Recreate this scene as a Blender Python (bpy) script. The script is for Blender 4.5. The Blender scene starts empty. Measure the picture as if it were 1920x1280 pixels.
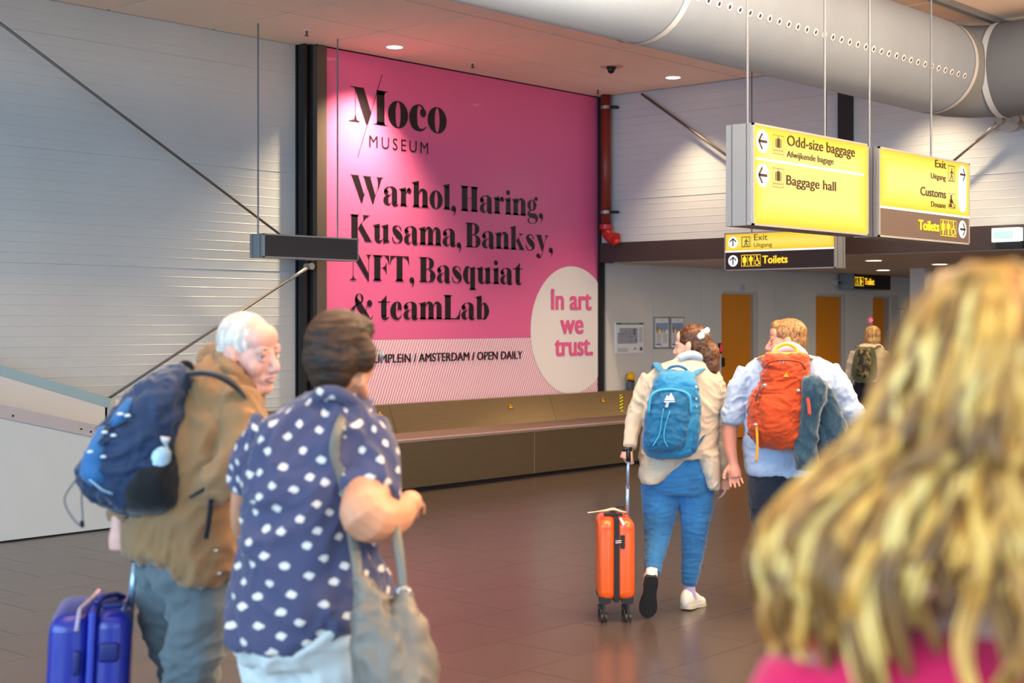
import bpy, bmesh, math, random
import numpy as np
from mathutils import Vector, Matrix, noise
random.seed(7); rng = np.random.default_rng(7)
PI = math.pi
S = bpy.context.scene
C = S.collection

# ---------------------------------------------------------------- camera, world, lights, exposure
FPX, HORIZ, EYE = 2702.0, 600.0, 1.7
FX, FY = 0.7466, 0.6652          # horizontal view direction in the hall's axes (x along the billboard wall)
RX, RY = 0.6652, -0.7466
YAW = math.atan2(RY, RX)
cam = bpy.data.objects.new('camera', bpy.data.cameras.new('camera')); C.objects.link(cam)
cam.data.sensor_width = 36.0; cam.data.lens = FPX/1920*36
cam.data.shift_y = -(640-HORIZ)/1920
cam.location = (0, 0, EYE); cam.rotation_euler = (PI/2, 0, YAW)
cam.data.clip_start = .05; cam.data.clip_end = 200
cam.data.dof.use_dof = True; cam.data.dof.focus_distance = 10.5; cam.data.dof.aperture_fstop = 2.9
S.camera = cam
S.view_settings.view_transform = 'Standard'; S.view_settings.look = 'None'
S.view_settings.exposure = 0.15; S.view_settings.gamma = 1.0; S.view_settings.use_curve_mapping = False
w = bpy.data.worlds.new('world'); S.world = w; w.use_nodes = True
bg = w.node_tree.nodes['Background']; bg.inputs[0].default_value = (.62, .80, 1, 1); bg.inputs[1].default_value = 1.2

CEIL = 4.53; YW = 11.35; XB = 14.4; SOF = 2.43

def area(name, loc, rot, sx, sy, power, col):
    l = bpy.data.lights.new(name, 'AREA'); l.shape = 'RECTANGLE'; l.size = sx; l.size_y = sy
    l.energy = power; l.color = col
    o = bpy.data.objects.new(name, l); C.objects.link(o); o.location = loc; o.rotation_euler = rot
    return o
def spot(name, loc, target, power, col, ang, blend=.6, rad=.08):
    l = bpy.data.lights.new(name, 'SPOT'); l.energy = power; l.color = col
    l.spot_size = math.radians(ang); l.spot_blend = blend; l.shadow_soft_size = rad
    o = bpy.data.objects.new(name, l); C.objects.link(o); o.location = loc
    o.rotation_euler = (Vector(target)-Vector(loc)).to_track_quat('-Z', 'Y').to_euler()
    return o
WARM = (1, .72, .44); COOL = (.42, .72, 1)
# daylight through the glazed side and the glazed front of the hall (behind the camera)
area('daylight_side', (-4.6, 3.2, 2.4), (0, -PI/2, 0), 4.0, 12.5, 860, COOL)
area('daylight_front', (-.5, -7.6, 2.4), (PI/2, 0, 0), 8, 4.0, 430, COOL)

# fill lights added above the frame, aimed up to brighten the ceiling
for x, y, e_ in ((5.8, 4.2, 360), (8.4, 2.0, 300), (3.0, 3.6, 150)):
    area('ceiling_fill', (x, y, 3.4), (PI, 0, 0), 2.6, 1.6, e_, (1, .80, .60))

for x, y in ((9.6, 1.6), (11.4, .9)): area('duct_fill', (x, y, 2.5), (PI-.35, 0, 0), 1.4, .4, 85, (1, .50, .18))  # added orange fill, out of view, to warm the duct's underside
# ---------------------------------------------------------------- projection helpers (photo pixel -> point on a real plane)
def ray(px, py):
    t = (px-960)/FPX; s = -(py-HORIZ)/FPX
    return Vector((FX+t*RX, FY+t*RY, s))
def W3(px, py, D): return Vector((0, 0, EYE)) + ray(px, py)*D
def onY(px, py, Y): r = ray(px, py); return Vector((0, 0, EYE)) + r*(Y/r.y)
def onX(px, py, X): r = ray(px, py); return Vector((0, 0, EYE)) + r*(X/r.x)
def onZ(px, py, z): r = ray(px, py); return Vector((0, 0, EYE)) + r*((z-EYE)/r.z)

# ---------------------------------------------------------------- materials
def lin(h):
    h = h.lstrip('#'); c = [int(h[i:i+2], 16)/255 for i in (0, 2, 4)]
    return tuple(((x/12.92) if x <= .04045 else ((x+.055)/1.055)**2.4) for x in c)+(1,)
MATS = {}
def mat(name, col, rough=.6, metal=0, bump=0, bscale=60, var=0, vscale=4, emit=0, emcol=None, spec=.5, sheen=0, coat=0, sss=0, aniso=None, stretch=(1,1,1)):
    if name in MATS: return MATS[name]
    m = bpy.data.materials.new(name); m.use_nodes = True; nt = m.node_tree; N = nt.nodes; L = nt.links
    b = N['Principled BSDF']; c = lin(col) if isinstance(col, str) else tuple(col)+(1,)
    b.inputs['Base Color'].default_value = c; b.inputs['Roughness'].default_value = rough
    b.inputs['Metallic'].default_value = metal; b.inputs['Specular IOR Level'].default_value = spec
    b.inputs['Sheen Weight'].default_value = sheen; b.inputs['Coat Weight'].default_value = coat
    if sss:
        b.inputs['Subsurface Weight'].default_value = sss; b.inputs['Subsurface Radius'].default_value = (.012, .005, .003)
    tc = N.new('ShaderNodeTexCoord'); mp = N.new('ShaderNodeMapping'); mp.inputs['Scale'].default_value = stretch
    L.new(tc.outputs['Object'], mp.inputs['Vector'])
    if var:
        n = N.new('ShaderNodeTexNoise'); n.inputs['Scale'].default_value = vscale; n.inputs['Detail'].default_value = 5
        L.new(mp.outputs[0], n.inputs['Vector'])
        mr = N.new('ShaderNodeMapRange'); mr.inputs[1].default_value = .3; mr.inputs[2].default_value = .7
        mr.inputs[3].default_value = 1-var; mr.inputs[4].default_value = 1+var
        L.new(n.outputs['Fac'], mr.inputs[0])
        mx = N.new('ShaderNodeMix'); mx.data_type = 'RGBA'; mx.blend_type = 'MULTIPLY'; mx.inputs[0].default_value = 1
        mx.inputs[6].default_value = c; L.new(mr.outputs[0], mx.inputs[7]); L.new(mx.outputs[2], b.inputs['Base Color'])
    if bump:
        n2 = N.new('ShaderNodeTexNoise'); n2.inputs['Scale'].default_value = bscale; n2.inputs['Detail'].default_value = 3
        L.new(mp.outputs[0], n2.inputs['Vector'])
        bp = N.new('ShaderNodeBump'); bp.inputs['Strength'].default_value = bump; bp.inputs['Distance'].default_value = .004
        L.new(n2.outputs['Fac'], bp.inputs['Height']); L.new(bp.outputs[0], b.inputs['Normal'])
    if emit:
        b.inputs['Emission Color'].default_value = lin(emcol) if emcol else c; b.inputs['Emission Strength'].default_value = emit
    MATS[name] = m
    return m

# ---------------------------------------------------------------- object helpers
def tag(o, label=None, cat=None, group=None, kind=None):
    if label: o['label'] = label
    if cat: o['category'] = cat
    if group: o['group'] = group
    if kind: o['kind'] = kind
    return o
def empty(name, loc, label=None, cat=None, rz=0, group=None, kind=None):
    o = bpy.data.objects.new(name, None); C.objects.link(o); o.location = loc; o.rotation_euler = (0, 0, rz)
    o.empty_display_size = .1
    return tag(o, label, cat, group, kind)
def link(name, me, m, parent=None, loc=None, smooth=False):
    if m is not None:
        if len(me.materials): me.materials.clear()
        for q in (m if isinstance(m, (list, tuple)) else [m]): me.materials.append(q)
    if smooth: me.polygons.foreach_set('use_smooth', [True]*len(me.polygons))
    o = bpy.data.objects.new(name, me); C.objects.link(o)
    if parent: o.parent = parent
    if loc is not None: o.location = loc
    return o
class MB:
    """collects shapes as numpy verts / faces"""
    def __init__(s): s.v = []; s.f = []; s.m = []; s.n = 0
    def add(s, v, f, mi=0):
        v = [tuple(a) for a in v]; s.v += v; s.f += [tuple(i+s.n for i in q) for q in f]; s.m += [mi]*len(f); s.n += len(v); return s
    def box(s, a, b, mi=0):
        x0, y0, z0 = [min(p, q) for p, q in zip(a, b)]; x1, y1, z1 = [max(p, q) for p, q in zip(a, b)]
        return s.add([(x0,y0,z0),(x1,y0,z0),(x1,y1,z0),(x0,y1,z0),(x0,y0,z1),(x1,y0,z1),(x1,y1,z1),(x0,y1,z1)],
              [(0,3,2,1),(4,5,6,7),(0,1,5,4),(1,2,6,5),(2,3,7,6),(3,0,4,7)], mi)
    def prism(s, poly, d, mi=0):
        """poly: list of 3d points (planar), d: extrusion vector"""
        n = len(poly); p = [Vector(q) for q in poly]; d = Vector(d)
        return s.add(p+[q+d for q in p], [tuple(range(n))[::-1], tuple(range(n, 2*n))]+[(i, (i+1) % n, (i+1) % n+n, i+n) for i in range(n)], mi)
    def tube(s, pts, r, n=12, cap=True, mi=0, flat=None):
        pts = [Vector(p) for p in pts]; k = len(pts); rr = r if hasattr(r, '__len__') else [r]*k
        V = []; up = None
        for i, p in enumerate(pts):
            t = (pts[min(i+1, k-1)]-pts[max(i-1, 0)]).normalized()
            if up is None:
                up = Vector((0,0,1)) if abs(t.z) < .9 else Vector((0,1,0))
            a = t.cross(up).normalized(); b_ = a.cross(t).normalized(); up = b_
            fl = 1 if flat is None else flat
            for j in range(n):
                th = 2*PI*j/n
                V.append(p+a*math.cos(th)*rr[i]+b_*math.sin(th)*rr[i]*fl)
        F = [(i*n+j, i*n+(j+1) % n, (i+1)*n+(j+1) % n, (i+1)*n+j) for i in range(k-1) for j in range(n)]
        if cap: F += [tuple(range(n))[::-1], tuple(range((k-1)*n, k*n))]
        return s.add(V, F, mi)
    def disc(s, c, nrm, r, h=.0, n=24, mi=0):
        c = Vector(c); nrm = Vector(nrm).normalized()
        return s.tube([c, c+nrm*max(h, .002)], r, n, mi=mi)
    def ball(s, c, r, nu=16, nv=10, mi=0, rot=None):
        rx, ry, rz = r if hasattr(r, '__len__') else (r, r, r); V = []; c = Vector(c)
        for i in range(1, nv):
            for j in range(nu):
                a = PI*i/nv; b_ = 2*PI*j/nu
                q = Vector((rx*math.sin(a)*math.cos(b_), ry*math.sin(a)*math.sin(b_), rz*math.cos(a)))
                if rot: q = rot @ q
                V.append(c+q)
        t = Vector((0,0,rz)); 
        if rot: t = rot @ t
        V += [c+t, c-t]; n = len(V)
        F = [(i*nu+j, (i+1)*nu+j, (i+1)*nu+(j+1) % nu, i*nu+(j+1) % nu) for i in range(nv-2) for j in range(nu)]
        F += [(n-2, j, (j+1) % nu) for j in range(nu)] + [(n-1, (nv-2)*nu+(j+1) % nu, (nv-2)*nu+j) for j in range(nu)]
        return s.add(V, F, mi)
    def mesh(s, name='m', origin=(0,0,0)):
        me = bpy.data.meshes.new(name); o = Vector(origin)
        me.from_pydata([tuple(Vector(v)-o) for v in s.v], [], s.f); 
        me.polygons.foreach_set('material_index', s.m); me.update(); return me
    def build(s, name, m, parent=None, smooth=False, bevel=0, wpos=True):
        """vertices are in world space; stored relative to the parent's frame"""
        me = bpy.data.meshes.new(name); me.from_pydata(s.v, [], s.f); me.polygons.foreach_set('material_index', s.m)
        if bevel or True:
            bm = bmesh.new(); bm.from_mesh(me)
            bmesh.ops.recalc_face_normals(bm, faces=bm.faces)
            if bevel:
                es = [e for e in bm.edges if len(e.link_faces) == 2 and e.calc_face_angle(0) > .6]
                bmesh.ops.bevel(bm, geom=es, offset=bevel, segments=2, profile=.6, affect='EDGES')
            bm.to_mesh(me); bm.free()
        if parent is not None and wpos: me.transform(winv(parent))
        return link(name, me, m, parent, smooth=smooth)
def winv(o):
    M = Matrix.Translation(o.location) @ o.rotation_euler.to_matrix().to_4x4()
    p = o.parent
    while p is not None:
        M = (Matrix.Translation(p.location) @ p.rotation_euler.to_matrix().to_4x4()) @ M; p = p.parent
    return M.inverted()
def top(name, mb, m, label, cat, group=None, smooth=False, bevel=0):
    o = mb.build(name, m, None, smooth, bevel); return tag(o, label, cat, group)
def struct(name, mb, m, bevel=0): return tag(mb.build(name, m, None, False, bevel), kind='structure')

# ---------------------------------------------------------------- the setting
m_floor = mat('floor_tile', '#4b413c', .25, bump=.08, bscale=35, var=.14, vscale=2.2)
m_grout = mat('floor_grout', '#544a44', .6)
m_ceil = mat('ceiling_panel', '#fae6d2', .85, bump=.12, bscale=140)
m_cgap = mat('ceiling_grid', '#140f0c', .9)
m_wall = mat('ribbed_steel_cladding', '#c3cacc', .36, var=.03, vscale=1.2)
m_white = mat('white_wall_laminate', '#d9d9d5', .5, var=.02)
m_seam = mat('dark_seam', '#3a3a3c', .8)
m_black = mat('black_steel', '#17171a', .5)
m_brownb = mat('dark_brown_beam', '#3b302f', .55)
m_frame = mat('bronze_frame', '#574b44', .5)
m_orange = mat('orange_door_laminate', '#e08a10', .45, var=.02)
m_plain = mat('hall_wall_paint', '#a08d7c', .8)

# floor: base slab, tiles as pieces
TX, TY, FO = .62, .51, (5.67, 4.61)
fb = MB().box((-5, -8, -.12), (27, 15, -.006)); floor = struct('floor', fb, m_grout)
tm = MB(); g = .0010; b_ = .0006
tm.add([(g,g,-.006),(TX-g,g,-.006),(TX-g,TY-g,-.006),(g,TY-g,-.006),(g+b_,g+b_,0),(TX-g-b_,g+b_,0),(TX-g-b_,TY-g-b_,0),(g+b_,TY-g-b_,0)],
       [(4,5,6,7),(0,1,5,4),(1,2,6,5),(2,3,7,6),(3,0,4,7)])
tmesh = tm.mesh('floor_tile'); tmesh.materials.append(m_floor)
tiles = []
ix0, ix1 = int((-5-FO[0])/TX), int((27-FO[0])/TX)
for iy in range(int((-8-FO[1])/TY), int((15-FO[1])/TY)):
    for ix in range(ix0, ix1):
        x = FO[0]+(ix+(.36 if iy % 2 else 0))*TX; y = FO[1]+iy*TY
        cx, cy = x+TX/2, y+TY/2; d = cx*FX+cy*FY; l = cx*RX+cy*RY
        vis = d > 5.8 and abs(l/d) < .40 and (cy < 10.3 or cx > 14) 
        tiles.append((d if vis else 1e3+random.random(), x, y))
tiles.sort(); rest = MB()
for i, (d, x, y) in enumerate(tiles):
    if i < 280 and d < 1e3:
        o = bpy.data.objects.new('floor_tile', tmesh); C.objects.link(o); o.location = (x, y, 0); o.parent = floor
    else:
        rest.add([(a+x, b2+y, c2) for a, b2, c2 in tm.v], tm.f)
rt = rest.build('floor_tiling', m_floor, floor); rt['kind'] = 'stuff'

# ceiling: slab and square panels with recessed joints
cb = MB().box((-5.2, -8.2, CEIL+.02), (XB+.3, YW+.34, CEIL+.2)); ceiling = struct('ceiling', cb, m_cgap)
CX0, CY0, CT = 9.72, 10.36, 1.17
pm = MB(); g = .012
pm.box((g, g, 0), (CT-g, CT-g, .02)); cmesh = pm.mesh('ceiling_panel'); cmesh.materials.append(m_ceil)
for i in range(-12, 4):
    for j in range(-16, 1):
        x = CX0+i*CT; y = CY0+j*CT
        x1 = min(x+CT, XB-.002); y1 = min(y+CT, YW+(.175 if x+CT < 9.75 else 0))
        if x < -5: continue
        if x1-x < .05: continue
        if i == 3 or j == 0 and y1-y < CT-.01 or x1-x < CT-.01:
            o = MB().box((x+g, y+g, CEIL), (x1-g, y1-g, CEIL+.02)).build('ceiling_panel', m_ceil, ceiling)
        else:
            o = bpy.data.objects.new('ceiling_panel', cmesh); C.objects.link(o); o.location = (x, y, CEIL); o.parent = ceiling
# back and side of the hall behind the camera (low parapets under the glazing, mullions)
wl = struct('wall_front', MB().box((-5, -8.2, 0), (27, -8, .9)).box((-5, -8.2, 4.3), (27, -8, CEIL+.2)), m_plain)
ws = struct('wall_side', MB().box((-5.2, -8.2, 0), (-5, YW+.3, .6)).box((-5.2, -8.2, 4.3), (-5, YW+.3, CEIL+.2)), m_plain)
for k in range(6):
    y = -6+k*3; struct('trim_%d' % (k+1), MB().box((-5.15, y, .6), (-5.05, y+.12, 4.3)), m_frame)
struct('wall_end', MB().box((26.8, -8, 0), (27, 15, CEIL+.2)), m_plain)
struct('wall_right', MB().box((XB, -8, SOF+.02), (XB+.3, -2, CEIL+.2)), m_plain)

# ribbed cladding panels: rows 1.01 m high with shallow grooves
def rib_profile(z0, z1):
    """(z, depth) profile, groove every 92 mm"""
    out = [(z0, -.006), (z0+.003, 0)]; z = z0+.092
    while z < z1-.03:
        out += [(z-.004, 0), (z-.001, -.0022), (z+.001, -.0022), (z+.004, 0)]; z += .092
    return out+[(z1-.003, 0), (z1, -.006)]
def rib_panel(parent, axis, pos, u0, u1, z0, z1, sign):
    """axis 'y': plane y=pos, u is x. axis 'x': plane x=pos, u is y; grooves cut away from the room"""
    pr = rib_profile(z0, z1); V = []
    for z, d in pr:
        for u in (u0+.002, u1-.002):
            V.append((u, pos-sign*d, z) if axis == 'y' else (pos-sign*d, u, z))
    n = len(pr); F = [(2*i, 2*i+1, 2*i+3, 2*i+2) for i in range(n-1)]
    return MB().add(V, F).build('cladding_panel', m_wall, parent)
rows = [.18, 1.19, 2.20, 3.21, 4.225]
wleft = struct('wall_left', MB().box((-5, YW+.20, 0), (9.55, YW+.32, CEIL)), m_seam)
vx = [-5, -1.4, 2.2, 5.8, onY(563, 300, YW+.185).x]
for a, b_ in zip(vx[:-1], vx[1:]):
    for z0, z1 in [(0, .18)]+list(zip(rows[:-1], rows[1:]))+[(rows[-1], CEIL)]:
        rib_panel(wleft, 'y', YW+.185, a, b_, z0, z1, -1)
# plain edge strip, black steel column and bronze frame between cladding and billboard
e0, e1 = onY(563, 300, YW+.17).x, onY(575, 300, YW+.17).x
struct('trim_7', MB().box((e0-.02, YW+.12, 0), (e1+.02, YW+.3, CEIL)), mat('grey_edge_strip', '#a9b4b8', .5))
k0, k1 = onY(575.5, 300, YW).x, onY(590, 300, YW).x; k2 = onY(608, 300, YW).x
struct('column_1', MB().box((k0, YW+.03, 0), (k0+.03, YW+.3, CEIL)).box((k0, YW+.14, 0), (k1+.1, YW+.16, CEIL)).box((k1-.03, YW+.03, 0), (k1+.0, YW+.3, CEIL)), m_black)
struct('wall_back', MB().box((k1+.02, YW+.05, 0), (26.8, YW+.3, CEIL)), m_seam)

# billboard: bronze frame + printed panel
bb = empty('billboard', (12, YW, .7), 'huge pink museum billboard with bold black serif names, above the steel baggage belt', 'billboard')
m_pink = mat('billboard_print_pink', '#e66aa1', .40, coat=.1)
m_blk = mat('print_black', '#1d1219', .45)
m_prw = mat('print_white', '#f3f0f2', .45)
m_prp = mat('print_pink_letter', '#ee6ba2', .45)
PB, PT = .70, CEIL-.012
xr = XB-.03
MB().box((k2, YW, 1.49), (xr, YW+.04, PT)).build('printed_panel', m_pink, bb)
def stripes():
    m = bpy.data.materials.new('striped_print'); m.use_nodes = True; nt = m.node_tree; N = nt.nodes; L = nt.links
    b = N['Principled BSDF']; b.inputs['Roughness'].default_value = .45
    tc = N.new('ShaderNodeTexCoord'); sp = N.new('ShaderNodeSeparateXYZ'); L.new(tc.outputs['Object'], sp.inputs[0])
    a0 = N.new('ShaderNodeMath'); a0.inputs[1].default_value = 20; L.new(sp.outputs['X'], a0.inputs[0]); a = N.new('ShaderNodeMath'); a.operation = 'MULTIPLY_ADD'; a.inputs[1].default_value = -.42; L.new(sp.outputs['Z'], a.inputs[0]); L.new(a0.outputs[0], a.inputs[2])
    d = N.new('ShaderNodeMath'); d.operation = 'MODULO'; d.inputs[1].default_value = .040; L.new(a.outputs[0], d.inputs[0])
    e = N.new('ShaderNodeMath'); e.operation = 'ABSOLUTE'; L.new(d.outputs[0], e.inputs[0])
    f = N.new('ShaderNodeMath'); f.operation = 'LESS_THAN'; f.inputs[1].default_value = .013; L.new(e.outputs[0], f.inputs[0])
    mx = N.new('ShaderNodeMix'); mx.data_type = 'RGBA'; mx.inputs[6].default_value = lin('#f3e6ee'); mx.inputs[7].default_value = lin('#dd5f93')
    L.new(f.outputs[0], mx.inputs[0]); L.new(mx.outputs[2], b.inputs['Base Color']); return m
tag(MB().box((k2, YW, PB), (xr, YW+.04, 1.488)).build('striped_panel', stripes(), bb), 'pale strip with fine slanted pink lines')
MB().box((k1, YW-.04, PB), (k2, YW+.06, PT)).build('frame_post', m_frame, bb)
pr_ = onY(1133.5, 300, YW-.03).x
MB().box((xr, YW-.02, PB), (XB+.06, YW+.05, SOF+.0)).box((xr, YW-.03, SOF), (XB-.001, YW+.04, PT)).build('frame_post', m_black, bb)
# white disc, cut off by the right edge
cx, cz, rr = 13.86, 1.578, .79
pts = []
for i in range(97):
    a = 2*PI*i/96; x = cx+rr*math.cos(a); z = cz+rr*math.sin(a)
    pts.append((min(x, xr), YW-.004, z))
ds = MB(); ds.add([(cx-.2, YW-.004, cz)]+pts, [(0, i, i+1) for i in range(1, 97)])
ds.build('white_disc', m_prw, bb)
# ---------------------------------------------------------------- flat print: frames, sans text, didone glyphs
class Fr:
    """a vertical face: axis 'y' faces the hall (-y), axis 'x' faces -x; local a to the viewer's right, b = height"""
    def __init__(s, axis, pos):
        s.ax = axis; s.pos = pos
        s.u = Vector((1,0,0)) if axis == 'y' else Vector((0,-1,0)); s.n = Vector((0,-1,0)) if axis == 'y' else Vector((-1,0,0))
    def px(s, x, y):
        p = onY(x, y, s.pos) if s.ax == 'y' else onX(x, y, s.pos)
        return ((p.x if s.ax == 'y' else -p.y), p.z)
    def pt(s, a, b, e=.003):
        p = Vector((a, s.pos, b)) if s.ax == 'y' else Vector((s.pos, -a, b))
        return p+s.n*e
    def poly(s, mb, pts, e=.003, mi=0): mb.add([s.pt(a, b, e) for a, b in pts], [tuple(range(len(pts)))], mi)
    def rect(s, mb, a0, b0, a1, b1, e=.003, mi=0): s.poly(mb, [(a0,b0),(a1,b0),(a1,b1),(a0,b1)], e, mi)
    def oval(s, mb, a, b, r, r2=None, e=.003, n=28, mi=0):
        s.poly(mb, [(a+r*math.cos(2*PI*i/n), b+(r2 or r)*math.sin(2*PI*i/n)) for i in range(n)], e, mi)
    def line(s, mb, pts, w, e=.003, mi=0):
        for (a0, b0), (a1, b1) in zip(pts[:-1], pts[1:]):
            d = Vector((a1-a0, b1-b0)); L = d.length or 1e-6; nx, ny = -d.y/L*w/2, d.x/L*w/2
            s.poly(mb, [(a0-nx, b0-ny), (a1-nx, b1-ny), (a1+nx, b1+ny), (a0+nx, b0+ny)], e, mi)
    def frame(s, mb, a0, b0, a1, b1, w, e=.003):
        s.rect(mb, a0, b0, a1, b0+w, e); s.rect(mb, a0, b1-w, a1, b1, e); s.rect(mb, a0, b0, a0+w, b1, e); s.rect(mb, a1-w, b0, a1, b1, e)
def text_mesh(txt, bold=0, space=1):
    cu = bpy.data.curves.new('t', 'FONT'); cu.body = txt; cu.size = 1; cu.offset = bold; cu.space_character = space; cu.resolution_u = 3
    o = bpy.data.objects.new('t', cu); C.objects.link(o); bpy.context.view_layer.update()
    me = bpy.data.meshes.new_from_object(o.evaluated_get(bpy.context.evaluated_depsgraph_get()))
    bpy.data.objects.remove(o); bpy.data.curves.remove(cu); return me
_h = text_mesh('H'); HC = max(v.co.y for v in _h.vertices)
def sans(fr, txt, a0, a1, b, cap, m, parent, bold=0, e=.003, space=1, name='lettering'):
    """cap height in m, fitted to the width a0..a1, baseline b"""
    me = text_mesh(txt, 0, space); xs = [v.co.x for v in me.vertices]; x0, x1 = min(xs), max(xs)
    sx = (a1-a0)/(x1-x0); sy = cap/HC
    if bold:                                  # heavier weight: the same outlines side by side
        V = [tuple(v.co) for v in me.vertices]; F = [tuple(p.vertices) for p in me.polygons]; mb = MB(); bx = bold*cap/HC/sx if sx > 0 else bold
        for i, dx in enumerate((-1, -.33, .33, 1)):
            for j, dy in enumerate((-.35, .35)): mb.add([(x+dx*bx, y+dy*bold, .0004*(2*i+j)) for x, y, _ in V], F)
        me = mb.mesh()
    for v in me.vertices: v.co = fr.pt(a0+(v.co.x-x0)*sx, b+v.co.y*sy, e+v.co.z)
    me.transform(winv(parent)); return link(name, me, m, parent)
def catm(P, k=7):
    P = [np.array(p, float) for p in P]; Q = [2*P[0]-P[1]]+P+[2*P[-1]-P[-2]]; out = []
    for i in range(1, len(Q)-2):
        for j in range(k):
            t = j/k; a, b, c, d = Q[i-1:i+3]
            out.append(.5*(2*b+(c-a)*t+(2*a-5*b+4*c-d)*t*t+(3*b-a-3*c+d)*t**3))
    return out+[P[-1]]
class Gl:
    def __init__(s): s.P = []
    def p(s, *pts): s.P.append(list(pts)); return s
    def r(s, x0, y0, x1, y1): return s.p((x0,y0),(x1,y0),(x1,y1),(x0,y1))
    def e(s, x, y, a, b): s.P.append([(x+a*math.cos(i*PI/12), y+b*math.sin(i*PI/12)) for i in range(24)]); return s
    def ring(s, x, y, a, b, c, d, n=40):
        for i in range(n):
            t0, t1 = 2*PI*i/n, 2*PI*(i+1)/n
            s.p((x+a*math.cos(t0), y+b*math.sin(t0)), (x+a*math.cos(t1), y+b*math.sin(t1)), (x+c*math.cos(t1), y+d*math.sin(t1)), (x+c*math.cos(t0), y+d*math.sin(t0)))
        return s
    def s_(s, *pts):
        Q = catm(pts); L = []; 
        for i, q in enumerate(Q):
            d = Q[min(i+1, len(Q)-1)][:2]-Q[max(i-1, 0)][:2]; d = d/(np.linalg.norm(d)+1e-9); w = max(q[2], .012)/2
            L.append(((q[0]-d[1]*w, q[1]+d[0]*w), (q[0]+d[1]*w, q[1]-d[0]*w)))
        for a, b in zip(L[:-1], L[1:]): s.p(a[0], b[0], b[1], a[1])
        return s
    def sb(s, x, w, y=0, o=.09): return s.p((x-o,y),(x+w+o,y),(x+w+o,y+.012),(x+w+.025,y+.03),(x+w,y+.09),(x,y+.09),(x-.025,y+.03),(x-o,y+.012))
    def st(s, x, w, y=1, o=.09): return s.p((x-o,y),(x-o,y-.012),(x-.025,y-.03),(x,y-.09),(x+w,y-.09),(x+w+.025,y-.03),(x+w+o,y-.012),(x+w+o,y))
    def fl(s, x, w, y): return s.p((x-.10,y-.065),(x-.10,y-.08),(x-.02,y-.10),(x,y-.14),(x+w,y-.14),(x+w,y+.02),(x+w-.03,y+.01))
def glyph(c):
    g = Gl(); q = .25; s3 = .29
    if c in 'rnmhlibu':
        pass
    if c == 'a': g.s_((.15,.46,.17),(.125,.53,.15),(.19,.635,.06),(.32,.685,.025),(.43,.67,.09),(.52,.59,.2),(.545,.5,q),(.545,.12,q),(.575,.055,.2),(.66,.015,.07),(.74,.09,.012)).e(.155,.475,.105,.095).s_((.43,.42,.012),(.31,.37,.04),(.18,.28,.16),(.145,.18,.24),(.18,.09,.2),(.28,.02,.06),(.42,.11,.012)); return g, .74
    if c == 'r': g.r(.09,.0,.34,.62).fl(.09,q,.7).sb(.09,q).s_((.34,.46,.012),(.39,.60,.05),(.47,.665,.09),(.52,.64,.12)).e(.50,.59,.10,.095); return g, .60
    if c in 'hn': 
        H = 1.0 if c == 'h' else .7
        g.r(.09,0,.34,H-.1).fl(.09,q,H).sb(.09,q).s_((.34,.50,.012),(.41,.645,.06),(.52,.675,.12),(.61,.61,.21),(.645,.5,q),(.645,.02,q)).sb(.52,q); return g, .84
    if c == 'm': g.r(.09,0,.34,.6).fl(.09,q,.7).sb(.09,q,0,.08).s_((.34,.50,.012),(.41,.645,.06),(.50,.675,.12),(.58,.61,.2),(.61,.5,q),(.61,.02,q)).sb(.485,q,0,.07).s_((.735,.50,.012),(.80,.645,.06),(.90,.675,.12),(.98,.61,.2),(1.01,.5,q),(1.01,.02,q)).sb(.885,q,0,.08); return g, 1.2
    if c == 'o': g.ring(.34,.345,.33,.365,.085,.335); return g, .66
    if c == 'l': g.r(.09,0,.34,.9).fl(.09,q,1).sb(.09,q); return g, .40
    if c == 'i': g.r(.09,0,.34,.6).fl(.09,q,.7).sb(.09,q).e(.20,.90,.115,.105); return g, .40
    if c == ',': g.e(.13,.06,.12,.12).s_((.19,.06,.10),(.215,-.06,.06),(.13,-.24,.012)); return g, .30
    if c == 'g': g.ring(.29,.465,.26,.235,.075,.205).s_((.42,.60,.02),(.44,.72,.02),(.5,.79,.05)).e(.54,.75,.085,.085).s_((.24,.26,.02),(.10,.18,.09),(.13,.08,.17),(.30,.045,.19),(.48,.02,.22),(.57,-.10,.15),(.50,-.24,.04),(.32,-.29,.02),(.13,-.25,.06),(.08,-.14,.07),(.18,-.03,.02)); return g, .66
    if c == 's': g.s_((.51,.46,.012),(.485,.57,.05),(.40,.665,.03),(.28,.67,.05),(.165,.60,.14),(.175,.50,.2),(.31,.375,.27),(.45,.25,.25),(.49,.14,.15),(.41,.035,.05),(.28,.01,.03),(.15,.05,.05),(.085,.17,.05),(.07,.27,.012)); return g, .60
    if c == 'u': g.fl(.09,q,.7).s_((.215,.60,q),(.215,.18,q),(.25,.075,.19),(.36,.03,.08),(.49,.14,.012)).r(.50,.06,.75,.6).fl(.50,q,.7).p((.50,-.035),(.80,.03),(.84,.05),(.75,.09),(.50,.09)); return g, .86
    if c == 'e': g.s_((.58,.22,.012),(.50,.085,.05),(.37,.02,.09),(.23,.12,.21),(.165,.33,.27),(.22,.56,.19),(.34,.685,.04),(.45,.62,.13),(.475,.52,.18),(.475,.40,.2)).r(.25,.375,.575,.40); return g, .61
    if c == 't': g.r(.15,.12,.40,.68).p((.40,.96),(.40,.66),(.0,.655),(.0,.675),(.14,.71),(.28,.83)).r(.0,.66,.56,.70).s_((.275,.16,q),(.30,.07,.2),(.41,.025,.08),(.53,.12,.012)); return g, .52
    if c == 'b': g.r(.09,.0,.34,.9).fl(.09,q,1).s_((.34,.54,.012),(.42,.665,.05),(.53,.62,.16),(.61,.36,.27),(.53,.09,.16),(.42,.01,.05),(.34,.1,.012)); return g, .74
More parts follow.
